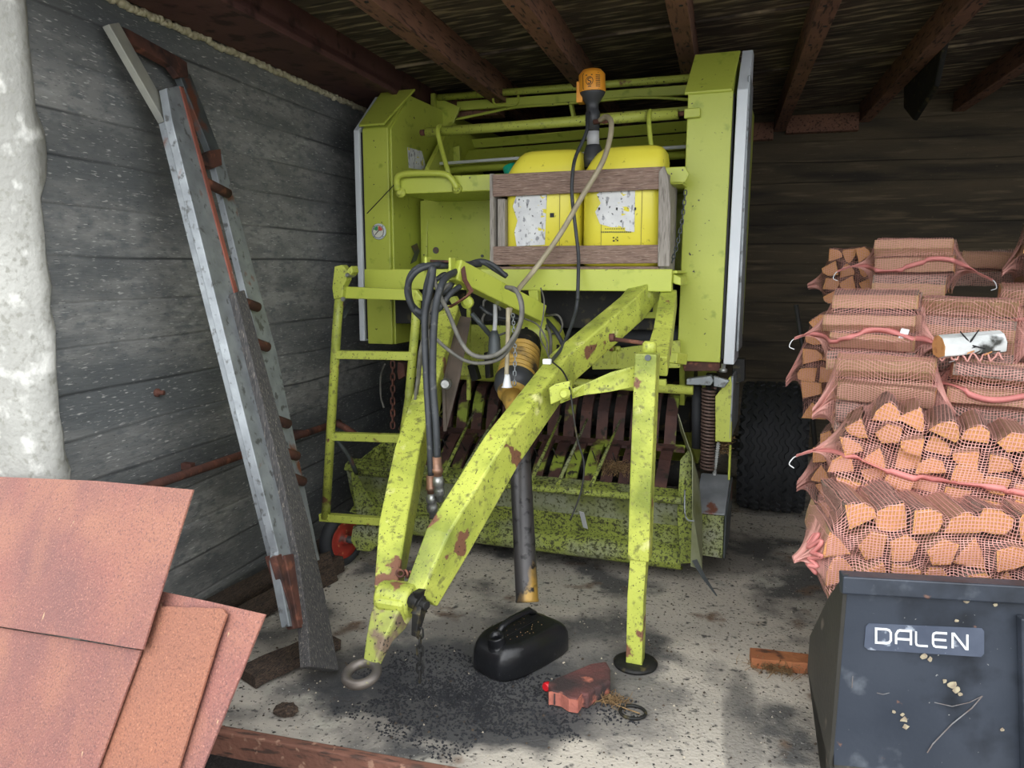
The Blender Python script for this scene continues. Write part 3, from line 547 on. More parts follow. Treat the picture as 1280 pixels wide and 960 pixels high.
b = MB(); b.prism([m(686, 485, 2.84), m(694, 480, 2.84), m(712, 476, 2.84), m(714, 494, 2.84), m(697, 502, 2.84), m(688, 506, 2.84)], (0, .03, .0)); P(b, 'arm_plate', limeb)
b = MB(); b.lathe(m(707, 492, 2.83), (0, -1, .1), [(-.02, .022), (.012, .022), (.014, .014), (.03, .014)], 10); P(b, 'arm_bolt', limew, bevel=0)
b = MB(); b.tube([m(768, 424, 3.2), m(812, 430, 3.15)], .009, 8); b.lathe(m(765, 422, 3.2), (1, 0, .1), [(-.01, .018), (.01, .018)], 10); P(b, 'stand_pin', rust, bevel=0)
b = MB(); b.lathe(m(812, 436, 3.0), (0, 0, 1), [(-.02, .028), (.02, .028), (.03, .02)], 12); P(b, 'pin_boss', limeb, bevel=0)
b = MB(); b.beam(m(840, 447, 3.5), m(853, 449, 3.6), .05, .05); b.beam(m(770, 478, 3.5), m(833, 478, 3.5), .03, .03); P(b, 'cross_tube', lime)
for px_ in (765, 772):
    b = MB(); b.tube([m(px_, 438, 3.6), m(px_, 455, 3.6)], .006, 8); b.lathe(m(px_, 436, 3.6), (0, 0, 1), [(-.01, .014), (.012, .014)], 6); P(b, 'adjuster_bolt', limew, bevel=0)
# ---- gearbox and drive shaft
gb = m(672, 428, 3.62)
b = MB(); b.lathe(gb, (.25, -1, -.25), [(-.2, .10), (-.05, .135), (0, .14), (.04, .125), (.07, .09), (.085, .05)], 28); P(b, 'gearbox', lime, bevel=0)
b = MB()
for k in range(6):
    a = k*PI/3; R = zalign((.25, -1, -.25)); b.lathe(gb+R @ V((.10*math.cos(a), .10*math.sin(a), .05)), (.25, -1, -.25), [(0, .012), (.014, .012)], 6)
P(b, 'gearbox_bolts', dark, bevel=0)
s0 = m(657, 424, 3.46); s1 = m(643, 470, 3.25); s2 = m(641, 494, 3.15)
b = MB(); prof = []; ax = (s2-s0); Lx = ax.length
for i in range(29): prof.append((Lx*.2+i/28*Lx*.54, .070+.012*(i/28)+(.013 if (i//2) % 2 else 0)))
b.lathe(s0, ax, [(0, .055), (Lx*.03, .066), (Lx*.1, .062), (Lx*.2, .07)]+prof[1:]+[(Lx*.78, .082), (Lx*.99, .070), (Lx, .05)], 28); gd = P(b, 'shaft_guard', guard, bevel=0, label='yellow ribbed shaft guard cone')
b = MB(); b.lathe(s0+ax*.74, ax, [(0, .090), (.01, .097), (.05, .093), (.085, .072), (.09, .05)], 28); P(b, 'guard_collar', gplas, gd, 0)
b = MB(); b.lathe(s0-ax*.02, ax, [(0, .060), (.02, .074), (.05, .070), (.07, .084), (.085, .076), (.10, .086), (.115, .070)], 20); P(b, 'greasy_joint', dark, gd, 0)
e0 = s0+ax*1.03; e1 = m(648, 530, 2.98); e2 = m(650, 575, 2.92); e3 = m(659, 753, 2.72)
b = MB(); b.tube([e0, e0.lerp(e1, .35), e1, e2], [.050, .040, .036, .036], 20); P(b, 'inner_shaft_tube', guard, bevel=0)
b = MB(); dd = (e3-e1).normalized(); b.lathe(e1, e3-e1, [(0, .040), (.02, .044), ((e3-e1).length-.015, .045), ((e3-e1).length-.003, .047), ((e3-e1).length, .044), ((e3-e1).length, .038), ((e3-e1).length-.06, .036)], 28); P(b, 'outer_shaft_tube', shaftm, bevel=0, label='greasy black telescopic shaft tube')
# ---- hose holder arm (hollow square tube)
h0 = m(566, 337, 2.98); h1 = m(674, 392, 3.5)
b = MB(); b.beam(h0, h1, .075, .09, w2=.075, h2=.085); ha = P(b, 'hose_holder_arm', lime, bevel=.006)
for px_, py_ in ((535, 333), (565, 334)):
    b = MB(); b.beam(m(px_, py_-12, 2.96), m(px_, py_+12, 2.96), .012, .05); P(b, 'holder_plate', lime, ha)
b = MB(); b.beam(m(536, 326, 2.98), m(566, 327, 2.98), .03, .01); P(b, 'holder_bar', rust, ha)
b = MB(); b.path([m(578, 333, 2.99), m(581, 350, 2.97), m(589, 364, 2.95), m(583, 371, 2.95), m(572, 378, 2.95), m(562, 384, 2.97)], [(.02, .006)]*6); P(b, 'hose_clip', rust, ha, 0)
b = MB(); b.prism([m(560, 373, 3.0), m(568, 370, 3.0), m(573, 378, 3.0), m(566, 383, 3.0)], (0, .03, 0)); b.lathe(m(583, 378, 3.05), (0, -1, 0), [(-.02, .028), (0, .028), (.004, .014), (.01, .014)], 14); P(b, 'clip_block', lime, ha)
# ---- hydraulic hoses, grey loops
def hose(pts, r, mt, name, smooth=8, par=None, label=None):
    b = MB(); b.tube([m(*q) for q in pts], r, 10, smooth); return P(b, name, mt, par, 0, label)
hA = hose([(600, 330, 3.2), (560, 332, 3.0), (525, 334, 2.93), (511, 352, 2.92), (514, 380, 2.93), (530, 390, 2.92), (533, 360, 2.88), (541, 335, 2.85), (537, 365, 2.84), (531, 400, 2.83), (533, 470, 2.80), (537, 540, 2.77), (539, 595, 2.76)], .0145, hosem, 'hydraulic_hose')
hB = hose([(590, 332, 3.15), (560, 345, 2.9), (549, 365, 2.82), (543, 400, 2.81), (541, 470, 2.79), (545, 530, 2.76), (547, 573, 2.75)], .0145, hosem, 'hydraulic_hose')
for hh, (x0, y0, x1, y1, yy) in ((hA, (538, 594, 541, 648, 2.76)), (hB, (546, 571, 550, 628, 2.75))):
    a = m(x0, y0, yy); c = m(x1, y1, yy); L_ = (c-a).length
    b = MB(); b.lathe(a, c-a, [(0, .018), (L_*.25, .019), (L_*.26, .022), (L_*.34, .022), (L_*.35, .017), (L_*.42, .017)], 12); P(b, 'hose_sleeve', mat('copper_brown_fitting', srgb(170, 128, 104), srgb(140, 112, 96), 20, .45, .5, (), .2), hh, 0)
    b = MB(); b.lathe(a+(c-a)*.42, c-a, [(0, .018), (.02, .024), (L_*.2, .024), (L_*.22, .018), (L_*.3, .023), (L_*.42, .022), (L_*.43, .014), (L_*.56, .014)], 14); P(b, 'coupling', zinc, hh, 0)
hose([(575, 331, 3.1), (545, 331, 2.95), (520, 340, 2.9), (509, 362, 2.9), (516, 385, 2.92), (528, 398, 2.95)], .013, hosem, 'hydraulic_hose')
hose([(590, 329, 3.2), (605, 328, 3.2), (620, 337, 3.22), (633, 345, 3.24)], .013, hosem, 'hydraulic_hose')
hose([(582, 331, 3.2), (600, 326, 3.2), (616, 331, 3.2), (634, 346, 3.22)], .010, hosem, 'hydraulic_hose')
hose([(541, 338, 2.86), (546, 360, 2.86), (560, 390, 2.88), (575, 425, 2.9), (590, 443, 2.9), (612, 446, 2.9), (632, 435, 2.9), (648, 410, 2.9), (652, 385, 2.9), (645, 363, 2.92), (633, 359, 2.98)], .0095, cablem, 'cable_loop')
hose([(541, 420, 2.88), (560, 437, 2.9), (580, 450, 2.92), (600, 454, 2.92), (625, 448, 2.92), (643, 425, 2.92), (653, 395, 2.92), (650, 370, 2.94), (636, 360, 2.99)], .008, cablem, 'cable_loop')
hose([(560, 355, 2.9), (545, 372, 2.88), (536, 400, 2.88), (526, 440, 2.9), (522, 480, 3.0), (512, 540, 3.2)], .010, cablem, 'cable')
hose([(575, 358, 2.95), (562, 368, 2.9), (550, 385, 2.88), (538, 392, 2.88)], .012, hosem, 'cable')
hose([(619, 380, 3.3), (619, 400, 3.3), (618, 415, 3.3)], .010, tape, 'cable')
b = MB(); b.lathe(m(618, 413, 3.3), (0, 0, -1), [(0, .014), (.02, .02), (.03, .026), (.10, .03), (.11, .036), (.125, .034)], 14); P(b, 'cable_plug', steeld, bevel=0)
hose([(635, 385, 3.2), (635, 410, 3.18), (634, 445, 3.1), (633, 472, 3.05)], .010, beige, 'cable')
b = MB(); b.lathe(m(634, 468, 3.04), (0, 0, -1), [(0, .010), (.02, .014), (.05, .02), (.055, .026)], 12); P(b, 'cable_cap', whitem, bevel=0)
chain('guard_chain', [m(641, 392, 3.25), m(644, 440, 3.1), m(643, 482, 3.02)], .022, .010, .0025, steel)
hose([(722, 375, 3.45), (718, 395, 3.4), (705, 430, 3.2), (692, 448, 3.05), (688, 452, 2.98)], .008, hosem, 'black_cable')
hose([(690, 452, 2.97), (704, 465, 2.9), (712, 485, 2.84), (717, 520, 2.8), (722, 550, 2.8), (730, 580, 2.8), (726, 615, 2.78), (713, 650, 2.76)], .0035, dark, 'thin_wire')
b = MB(); b.box(m(684, 452, 2.96), (.035, .02, .022)); P(b, 'wire_connector', whitem)
hose([(655, 398, 3.4), (672, 406, 3.3), (683, 425, 3.2), (684, 440, 3.1), (688, 450, 3.0)], .004, cablem, 'thin_wire')
hose([(682, 395, 3.6), (697, 394, 3.55), (703, 405, 3.55), (699, 416, 3.55), (690, 417, 3.55)], .005, cablem, 'thin_wire')
hose([(683, 400, 3.6), (695, 415, 3.5), (705, 435, 3.5), (706, 450, 3.5)], .011, hosem, 'hydraulic_hose')
hose([(681, 402, 3.6), (688, 420, 3.5), (688, 448, 3.5)], .008, cablem, 'cable')
hose([(600, 383, 3.6), (612, 392, 3.6), (630, 398, 3.6), (660, 398, 3.6)], .009, hosem, 'hydraulic_hose')
hose([(604, 386, 3.65), (606, 375, 3.65), (618, 375, 3.65), (626, 388, 3.65)], .006, cablem, 'thin_wire')
hose([(545, 350, 3.0), (556, 343, 3.02), (566, 350, 3.02), (560, 362, 3.0), (548, 370, 2.98), (538, 385, 2.96), (536, 400, 2.96)], .011, hosem, 'hydraulic_hose')
hose([(572, 352, 3.05), (560, 356, 3.0), (549, 366, 2.97), (541, 384, 2.95), (543, 404, 2.95), (538, 430, 2.95), (531, 470, 3.0)], .009, cablem, 'cable')
hose([(590, 392, 3.3), (600, 404, 3.3), (612, 418, 3.35), (622, 430, 3.4)], .012, steeld, 'cable')
hose([(606, 392, 3.6), (603, 400, 3.6), (606, 414, 3.6), (618, 420, 3.6), (632, 416, 3.6)], .006, cablem, 'thin_wire')
hose([(676, 360, 3.5), (680, 375, 3.45), (679, 395, 3.4), (675, 420, 3.35), (684, 440, 3.2)], .0035, cablem, 'thin_wire')
hose([(531, 390, 3.0), (536, 420, 2.95), (527, 450, 2.95), (520, 490, 3.0), (518, 520, 3.05)], .007, cablem, 'cable')
hose([(481, 455, 3.85), (476, 470, 3.9), (476, 495, 3.9), (480, 510, 3.9)], .006, cablem, 'cable')
b = MB(); b.prism([m(497, 452, 3.8), m(505, 456, 3.8), m(506, 470, 3.8), m(498, 475, 3.8), m(496, 465, 3.8)], (0, .05, 0)); P(b, 'rusty_bracket', rust)
# vertical struts from gearbox frame
for (x, y0, y1, Y, wd) in ((586, 355, 500, 3.7, .02), (668, 365, 400, 3.55, .03), (770, 300, 300, 3.6, .02)):
    if y1 > y0: b = MB(); b.beam(m(x, y0, Y), m(x, y1, Y), wd, wd); P(b, 'frame_strut', limew)
b = MB(); b.prism([m(660, 363, 3.5), m(672, 363, 3.5), m(674, 398, 3.5), m(664, 398, 3.5)], (0, .05, 0)); P(b, 'holder_bracket', lime)

# ---- pickup
PXL, PXR = -2.32, -.47
def pk(x): return x
b = MB()   # left end plate
b.prism([m(438, 592, 3.72), m(452, 572, 3.78), m(478, 552, 3.95), m(484, 600, 3.95), m(480, 656, 3.85), m(446, 650, 3.72)], (.012, .0, 0)); pu = P(b, 'pickup_end_plate', moss)
b = MB(); b.prism([m(476, 548, 3.98), m(510, 540, 4.05), m(510, 660, 3.9), m(478, 656, 3.88)], (0, .02, 0)); b.lathe(m(472, 563, 3.9), (0, -1, 0), [(-.05, .026), (.02, .026)], 12); P(b, 'pickup_side_frame', moss)
xa_, xb_ = m(460, 640, 3.8).x, m(853, 650, 3.75).x
# rolled apron sheet under the tines (cross-section swept across)
sec = [(3.76, .50), (3.70, .44), (3.685, .40), (3.72, .28), (3.75, .22), (3.72, .17), (3.73, .12), (3.80, .09), (3.90, .10)]
def sweep(sec, x0, x1, th, name, mt, n=1):
    b = MB(); v = [[b.bm.verts.new((x, y, z)) for (y, z) in sec] for x in (x0, x1)]
    for i in range(len(sec)-1): b.bm.faces.new((v[0][i], v[1][i], v[1][i+1], v[0][i+1]))
    o = P(b, name, mt, bevel=0); sd_ = o.modifiers.new('sol', 'SOLIDIFY'); sd_.thickness = th; sd_.offset = 0; return o
sweep([(3.80, .505), (3.735, .485), (3.72, .455)], xa_-.1, xb_, .012, 'pickup_lip', moss)
sweep([(3.74, .47), (3.76, .40), (3.775, .33)], xa_-.1, xb_, .008, 'pickup_apron', mossh)
sweep([(3.775, .335), (3.80, .27), (3.815, .215), (3.78, .205)], xa_-.1, xb_, .008, 'pickup_apron', moss)
b = MB(); sec = []
for k in range(13):
    a = -PI*.62+PI*1.15*k/12
    sec.append((3.80-.055*math.cos(a-.2), .15+.060*math.sin(a-.2+.0)))
sweep([(3.83, .215), (3.795, .21), (3.765, .195), (3.745, .17), (3.742, .14), (3.755, .115), (3.785, .098), (3.83, .092)], xa_-.1, xb_, .008, 'pickup_skid_edge', moss)
# wind guard bar with rods
wp = [m(438, 589, 3.70), m(520, 596, 3.68), m(850, 627, 3.60)]
wl, wr = m(445, 590, 3.62), m(852, 626, 3.62)
b = MB(); b.tube([wl, wr], .018, 12); wg = P(b, 'wind_guard_bar', moss, bevel=0)
for i, (x0, y0, x1, y1) in enumerate(((502, 590, 556, 508), (555, 592, 592, 515), (575, 596, 625, 512), (663, 603, 701, 520), (697, 606, 734, 524), (738, 609, 775, 526), (792, 612, 806, 560), (490, 588, 540, 500))):
    b = MB(); b.tube([m(x0, y0, 3.62), m((x0+x1)/2, (y0+y1)/2, 3.82), m(x1, y1, 4.05)], [.011, .009, .006], 8); P(b, 'guard_rod', moss, wg, 0)
# stripper bands: two rows of bent straps with slots between them
x = -2.12; i = 0
while x < -.56:
    w_ = .062
    b = MB()
    def band(pts, th):
        v = [[b.bm.verts.new((xx, y, z)) for (y, z) in pts] for xx in (x, x+w_)]
        q = [[b.bm.verts.new((xx, y+th, z-th)) for (y, z) in pts] for xx in (x+.004, x+w_-.004)]
        for k in range(len(pts)-1):
            b.bm.faces.new((v[0][k], v[1][k], v[1][k+1], v[0][k+1])); b.bm.faces.new((q[0][k+1], q[1][k+1], q[1][k], q[0][k]))
            b.bm.faces.new((v[0][k], v[0][k+1], q[0][k+1], q[0][k])); b.bm.faces.new((v[1][k+1], v[1][k], q[1][k], q[1][k+1]))
    band([(3.79, .50), (3.84, .55), (3.93, .62), (4.00, .655), (4.06, .66)], .02)
    P(b, 'stripper_band', rustband, bevel=0)
    b = MB(); xx0 = x
    band([(4.08, .67), (4.09, .72), (4.12, .82), (4.18, .91), (4.28, .96), (4.4, .97)], .03)
    P(b, 'feeder_band', rustband, bevel=0)
    x += .094; i += 1
for Y, Z, r in ((4.06, .52, .07), (4.30, .80, .10)):
    b = MB(); b.tube([(-2.2, Y, Z), (-.5, Y, Z)], r, 18); P(b, 'pickup_reel', dark, bevel=0)
b = MB(); b.prism([(-2.2, 4.075, .675), (-.5, 4.075, .675), (-.5, 4.04, .655), (-2.2, 4.04, .655)], (0, .0, -.015)); P(b, 'cross_strip', rustband, bevel=0)
# spring tines between the bands
for k in range(14):
    xx = -2.02+.108*k; b = MB(); b.tube([(xx, 4.0, .54), (xx, 3.88, .60), (xx-.01, 3.84, .66)], .0032, 6); P(b, 'spring_tine', dark, bevel=0)
# straw wads caught on the pickup
def wad(c, r, n, name, par=None, mt=straw, world=False, L=.05):
    b = MB(); c = V(c)
    for k in range(n):
        p = c + V((rng.normal()*r[0], rng.normal()*r[1], rng.normal()*r[2])); d = V(rng.normal(size=3)).normalized()*L*rng.uniform(.5, 1)
        b.tube([p-d, p+V(rng.normal(size=3))*.006, p+d], .0012, 3, cap=False)
    if world: return b
    return P(b, name, mt, par, 0)
wad((-.82, 3.86, .58), (.045, .03, .010), 160, 'straw_wad'); wad((-.30, 4.0, .74), (.016, .03, .035), 130, 'straw_wad')
b = MB(); b.beam(m(727, 640, 3.74), m(732, 660, 3.77), .03, .004); P(b, 'plastic_scrap', tape, bevel=0)
# right end: plate, clear flap, cylinder, spring, foot box
b = MB(); b.prism([m(850, 575, 3.7), m(862, 560, 3.75), m(868, 620, 3.7), m(866, 704, 3.7), m(850, 705, 3.7), m(846, 640, 3.7)], (.006, .02, 0)); P(b, 'pickup_end_plate', moss)
b = MB()
pts = [(848, 517, 3.72), (856, 542, 3.72), (866, 570, 3.66), (866, 640, 3.58), (864, 708, 3.52)]
pt2 = [(851, 538, 3.78), (861, 565, 3.78), (874, 600, 3.75), (878, 650, 3.68), (878, 712, 3.55)]
bst = MB(); bst.path([m(868, 700, 3.53), m(880, 722, 3.49), m(896, 745, 3.45)], [(.03, .004), (.022, .004), (.006, .003)]); P(bst, 'torn_flap_strip', steeld, bevel=0)
va = [b.bm.verts.new(m(*q)) for q in pts]; vb = [b.bm.verts.new(m(*q)) for q in pt2]
for k in range(4): b.bm.faces.new((va[k], va[k+1], vb[k+1], vb[k]))
o = P(b, 'side_flap', clear, bevel=0, label='cloudy plastic side flap'); sd_ = o.modifiers.new('s', 'SOLIDIFY'); sd_.thickness = .004
b = MB(); b.tube([m(856, 612, 3.6), m(856, 640, 3.58), m(860, 650, 3.56), m(868, 651, 3.55)], .004, 6, 4); P(b, 'flap_wire', steel, bevel=0)
b = MB(); b.prism([m(852, 593, 3.7), m(857, 593, 3.7), m(854, 640, 3.68), m(848, 640, 3.68)], (.0, .02, 0)); P(b, 'flap_strip', moss)
# coil spring
sp0 = m(886, 485, 3.92); sp1 = m(884, 586, 3.92); hpts = []
for k in range(24*10+1):
    a = 2*PI*k/10; hpts.append(sp0.lerp(sp1, k/240)+V((.031*math.cos(a), .031*math.sin(a), 0)))
b = MB(); b.tube(hpts, .0068, 6); P(b, 'coil_spring', mat('brown_spring_steel', srgb(104, 84, 76), srgb(84, 68, 62), 12, .6, .2), bevel=0, label='brown coil spring')
b = MB(); b.tube([sp0+V((0, 0, .05)), sp1], .010, 8); P(b, 'spring_rod', dark, bevel=0)
b = MB(); b.tube([m(871, 482, 3.98), m(871, 560, 3.98)], .026, 12); P(b, 'lift_cylinder', rubber, bevel=0)
b = MB(); b.prism([m(852, 448, 3.92), m(900, 448, 3.92), m(900, 464, 3.92), m(855, 464, 3.92)], (0, .05, 0)); P(b, 'rusty_cross_plate', rust)
b = MB(); b.prism([m(858, 474, 3.86), m(888, 470, 3.86), m(893, 476, 3.86), m(888, 482, 3.86), m(858, 481, 3.86)], (0, .06, 0)); b.prism([m(892, 470, 3.84), m(912, 476, 3.84), m(905, 485, 3.84), m(892, 483, 3.84)], (0, .03, 0)); P(b, 'spring_bracket', steel)
b = MB(); b.lathe(m(904, 460, 3.85), (0, 0, 1), [(-.02, .02), (-.005, .02), (0, .01), (.02, .01)], 8); P(b, 'bracket_bolt', zinc, bevel=0)
b = MB(); b.prism([m(894, 496, 3.9), m(913, 470, 3.9), m(916, 480, 3.9), m(914, 553, 3.9), m(894, 552, 3.9)], (0, .03, 0)); P(b, 'lower_side_plate', limew)
b = MB(); b.bb(m(914, 470, 3.9)-V((0, 0, .0)), m(914, 470, 3.9)+V((.012, .5, -.32))); P(b, 'side_guard_strip', steel)
b = MB(); b.prism([m(915, 448, 4.1), m(931, 449, 4.1), m(931, 476, 4.1), m(922, 480, 4.1), (m(915, 480, 4.1))], (0, .08, 0)); P(b, 'axle_bracket', dark)
# toothed strip, foot box
b = MB(); b.path([m(898, 553, 3.95), m(893, 594, 3.95)], [(.012, .01)]*2)
for k in range(14): b.box(m(898-5*k/13, 555+36*k/13, 3.94), (.02, .006, .004))
P(b, 'toothed_strip', zinc, bevel=0)
f0 = m(869, 642, 3.86); f1 = m(905, 645, 3.86); f2 = m(903, 698, 3.86); f3 = m(867, 693, 3.86)
b = MB(); b.prism([f0, f1, f2, f3], (0, .26, 0)); fb = P(b, 'foot_box', moss)
r0 = f0+V((0, .0, .004)); r1 = f1+V((0, .0, .004))
b = MB(); b.prism([f0+V((-.005, -.01, .004)), f1+V((.005, -.01, .004)), f1+V((.01, .22, .15)), f0+V((.0, .22, .15))], (0, 0, .008)); P(b, 'foot_box_top', mat('scraped_grey_plate', srgb(136, 140, 144), srgb(110, 114, 118), 8, .5, .2, ((rust.diffuse_color[:3]+(1,) if False else srgb(112, 72, 58), 9, .62, .03, 1),), .1), fb, label='scraped grey top plate')
b = MB(); b.prism([f1+V((.004, -.01, -.2)), f1+V((.004, -.01, .0)), f1+V((.012, .22, .15)), f1+V((.012, .26, .0)), f2+V((.004, .26, 0)), f2+V((.004, -.0, 0))], (.008, 0, 0)); P(b, 'foot_box_side', steeld, fb)
b = MB(); b.beam(m(913, 556, 4.0), m(911, 600, 4.0), .012, .012); P(b, 'guard_rod', lime)
# ---- gauge wheel of the pickup
wc = m(424, 676, 3.60); wc = V((wc.x, wc.y+.02, .135))
wc = m(428, 671, 3.46); wc.z = .150
b = MB(); b.lathe(wc, (1, -.25, 0), [(-.03, .105), (-.035, .125), (-.02, .148), (.02, .148), (.035, .125), (.03, .105)], 36, closed=True); gw = P(b, 'gauge_wheel', rubber, bevel=0)
b = MB(); b.lathe(wc, (1, -.25, 0), [(-.02, .03), (-.022, .12), (.026, .12), (.018, .07), (.012, .03), (.03, .026), (.045, .02)], 32); P(b, 'rim', rimred, gw, 0)
b = MB(); b.prism([m(441, 658, 3.42), m(458, 655, 3.42), m(477, 660, 3.42), m(478, 676, 3.42), m(462, 690, 3.42), m(446, 688, 3.42), m(438, 676, 3.42)], (0, .02, 0)); P(b, 'wheel_bracket', moss, gw)
b = MB(); b.tube([wc, wc+V((.12, -.02, .01))], .02, 12); P(b, 'axle', steeld, gw, 0)
b = MB(); b.beam(m(426, 650, 3.55), m(482, 662, 3.55), .03, .02); P(b, 'wheel_arm', moss, gw)
# ---- road wheels
def tyre(cx, cy, R_=.425, W=.42):
    b = MB(); prof = []
    n = 16; c = V((cx, cy, R_))
    prof = [(-W*.36, R_*.52), (-W*.46, R_*.60), (-W*.50, R_*.74), (-W*.49, R_*.88), (-W*.44, R_*.965), (-W*.30, R_*.99), (0, R_), (W*.30, R_*.99), (W*.44, R_*.965), (W*.49, R_*.88), (W*.50, R_*.74), (W*.46, R_*.60), (W*.36, R_*.52)]
    b.lathe(c, (1, 0, 0), prof, 64, closed=True)
    o = P(b, 'tyre', rubber, bevel=0)
    # zigzag tread ribs, raised from the casing
    b = MB()
    for j in range(6):
        x0 = cx-W*.40+W*.80*j/5; N2 = 120; w_ = .019; ra = R_*(.975 if j in (0, 5) else .99); rb = ra+.014
        rings = []
        for k in range(N2):
            a = 2*PI*k/N2; zz = .011*(1 if k % 4 in (0, 1) else -1)
            rings.append([b.bm.verts.new((x0+zz+s*w_, cy+r*math.cos(a), R_+r*math.sin(a))) for s, r in ((-1, ra), (-.8, rb), (.8, rb), (1, ra))])
        for k in range(N2):
            a_, c_ = rings[k], rings[(k+1) % N2]
            for s in range(3): b.bm.faces.new((a_[s], a_[s+1], c_[s+1], c_[s]))
    for k in range(48):
        a = 2*PI*k/48
        for sx in (-1, 1): b.box((cx+sx*W*.475, cy+R_*.925*math.cos(a), R_+R_*.925*math.sin(a)), (.02, .035, .018), Matrix.Rotation(a, 3, 'X'))
    P(b, 'tread', rubber, o, 0)
    b = MB(); b.lathe(c, (1, 0, 0), [(-.12, .22), (-.11, .235), (.11, .235), (.12, .22), (.08, .12), (.08, .02)], 32); P(b, 'wheel_rim', lime, o, 0)
tyre(-.075, 5.35); tyre(-2.49, 5.35)
b = MB(); b.bb((-2.5, 5.3, .38), (-.1, 5.4, .47)); P(b, 'axle', dark)
for x in (-2.2, -.5):
    b = MB(); b.beam((x, 5.35, .45), (x, 5.35, .9), .1, .1); P(b, 'axle_support', dark)

# ================================================================= CRATE, CANISTERS, PUMP (standing on the platform)
CY = 3.60                                                     # crate front in machine y
def T(b, name, mt, par=None, bevel=.003, org=None): return b.build(name, mt, par, bevel)
def mach_thing(name, mo, label, cat, group=None):
    e = empty(name, mw(mo), label, cat, group, MA); ORG[e.name] = V(mo); return e
tz = p1.z-.006
c0 = m(615, 330, CY); c1 = m(836, 330, CY)
cr = mach_thing('wooden_crate', (c0.x, CY, tz), 'weathered open wooden crate holding two yellow canisters on the baler platform', 'crate')
for (pp) in ([(614, 218), (829, 208), (830, 236), (615, 246)], [(615, 308), (823, 306), (822, 329), (616, 331)]):
    b = MB(); b.prism([m(x, y, CY) for x, y in pp], (0, .022, 0)); b.build('front_board', crate, cr)
zt = m(614, 217, CY).z
b = MB(); b.bb((c0.x-.012, CY, tz), (c0.x+.010, CY+.36, zt)); b.build('end_board', crateg, cr)
cx1 = m(829, 208, CY).x; zt1 = m(829, 207, CY).z
b = MB(); b.prism([m(823.5, 214, CY-.012), m(830, 207, CY-.012), m(835, 222, CY-.012), m(838, 260, CY-.012), m(837, 333, CY-.012), m(822, 333, CY-.012)], (0, .030, 0)); b.build('end_board', crateg, cr)
b = MB(); b.bb((cx1-.01, CY+.02, tz), (cx1+.015, CY+.36, zt1-.03)); b.build('end_board', crateg, cr)
b = MB(); b.bb((c0.x+.010, CY+.02, tz), (cx1-.01, CY+.36, tz+.018)); b.build('bottom_board', crate, cr)
b = MB(); b.bb((c0.x+.02, CY+.025, tz+.1), (c0.x+.06, CY+.065, zt-.12)); b.build('corner_post', crateg, cr)
for zz in (tz+.03, zt-.12):
    b = MB(); b.bb((c0.x+.010, CY+.34, zz), (cx1-.01, CY+.36, zz+.1)); b.build('back_board', crate, cr)
def canister(xl, xr, ytop, label, capx, capm, lab_poly, lean):
    L = m(xl, 300, CY+.03).x; R = m(xr, 300, CY+.03).x; zt_ = m((xl+xr)/2, ytop, CY+.16).z; cz = tz+.02
    e = mach_thing('yellow_canister', ((L+R)/2, CY+.18, cz), label, 'canister', None)
    W = R-L; H = zt_-cz; D = .28; c = V(((L+R)/2, CY+.03+D/2, cz))
    b = MB(); lv = [(0, .94, .92), (.02, 1, 1), (.60, 1, 1), (.80, .99, .98), (.88, .93, .9), (.95, .84, .80), (.985, .74, .70), (1, .60, .56)]
    rings = []
    for h, sx, sy in lv:
        r = []
        for k in range(40):
            a = 2*PI*k/40; p = 5.0
            cx = abs(math.cos(a))**(2/p)*math.copysign(1, math.cos(a)); sy_ = abs(math.sin(a))**(2/p)*math.copysign(1, math.sin(a))
            off = lean*W*.09*max(0, (h-.8)/.2)
            r.append(b.bm.verts.new(c+V((cx*W/2*sx+off, sy_*D/2*sy, h*H))))
        rings.append(r)
    for a_, b_ in zip(rings, rings[1:]):
        for k in range(40): f = b.bm.faces.new((a_[k], a_[(k+1) % 40], b_[(k+1) % 40], b_[k])); f.smooth = True
    b.bm.faces.new(rings[0][::-1]); b.bm.faces.new(rings[-1])
    b.build('body', yellow, e, 0)
    yf = CY+.028
    b = MB(); b.prism([m(x, y, yf) for x, y in lab_poly], (0, -.0015, 0)); o = b.build('paper_label', label_mat(), e, 0); o['label'] = 'torn white paper label'
    nx = c.x-W*.36*lean if False else m(capx, 208, CY+.2).x
    b = MB(); b.lathe((nx, CY+.20, m(capx, 214, CY+.2).z-.02), (-.35, 0, 1), [(0, .04), (.01, .04), (.05, .038), (.055, .03)], 20); b.build('screw_cap', capm, e, 0)
    for q in (.26, .74):
        b = MB(); b.beam((L+W*q*1.03, CY+.029, cz+.05), (L+W*q*1.03, CY+.029, cz+H*.72), .0025, .002); b.build('level_line', mat('faded_print', srgb(150, 140, 60)), e, 0)
    return e, c, W, H, D
e1, cc1, W1, H1, D1 = canister(629, 722, 191, 'yellow canister with green cap, left one in the wooden crate', 641, teal,
    [(646, 243), (652, 239), (684, 238), (683, 260), (681, 306), (646, 308), (643, 290), (647, 276), (641, 258)], 1)
e2, cc2, W2, H2, D2 = canister(725, 826, 186, 'yellow canister with the pump stuck in it, right one in the wooden crate', 742, gplas,
    [(746, 243), (752, 238), (794, 236), (793, 290), (783, 289), (777, 284), (764, 284), (750, 280), (744, 265), (751, 254)], 1)
b = MB(); b.box(m(690, 269, CY+.026), (.02, .002, .02)); b.build('print_mark', black, e1, 0)
b = MB()
for dx, dy, s in ((-.02, .012, .012), (.01, .014, .01), (0, 0, .01), (-.018, -.012, .014), (.012, -.01, .012)): b.box(m(770, 299, CY+.026)+V((dx*.6, 0, dy*.6)), (s*.6, .002, s*.5))
b.build('print_mark', black, e2, 0)
b = MB()
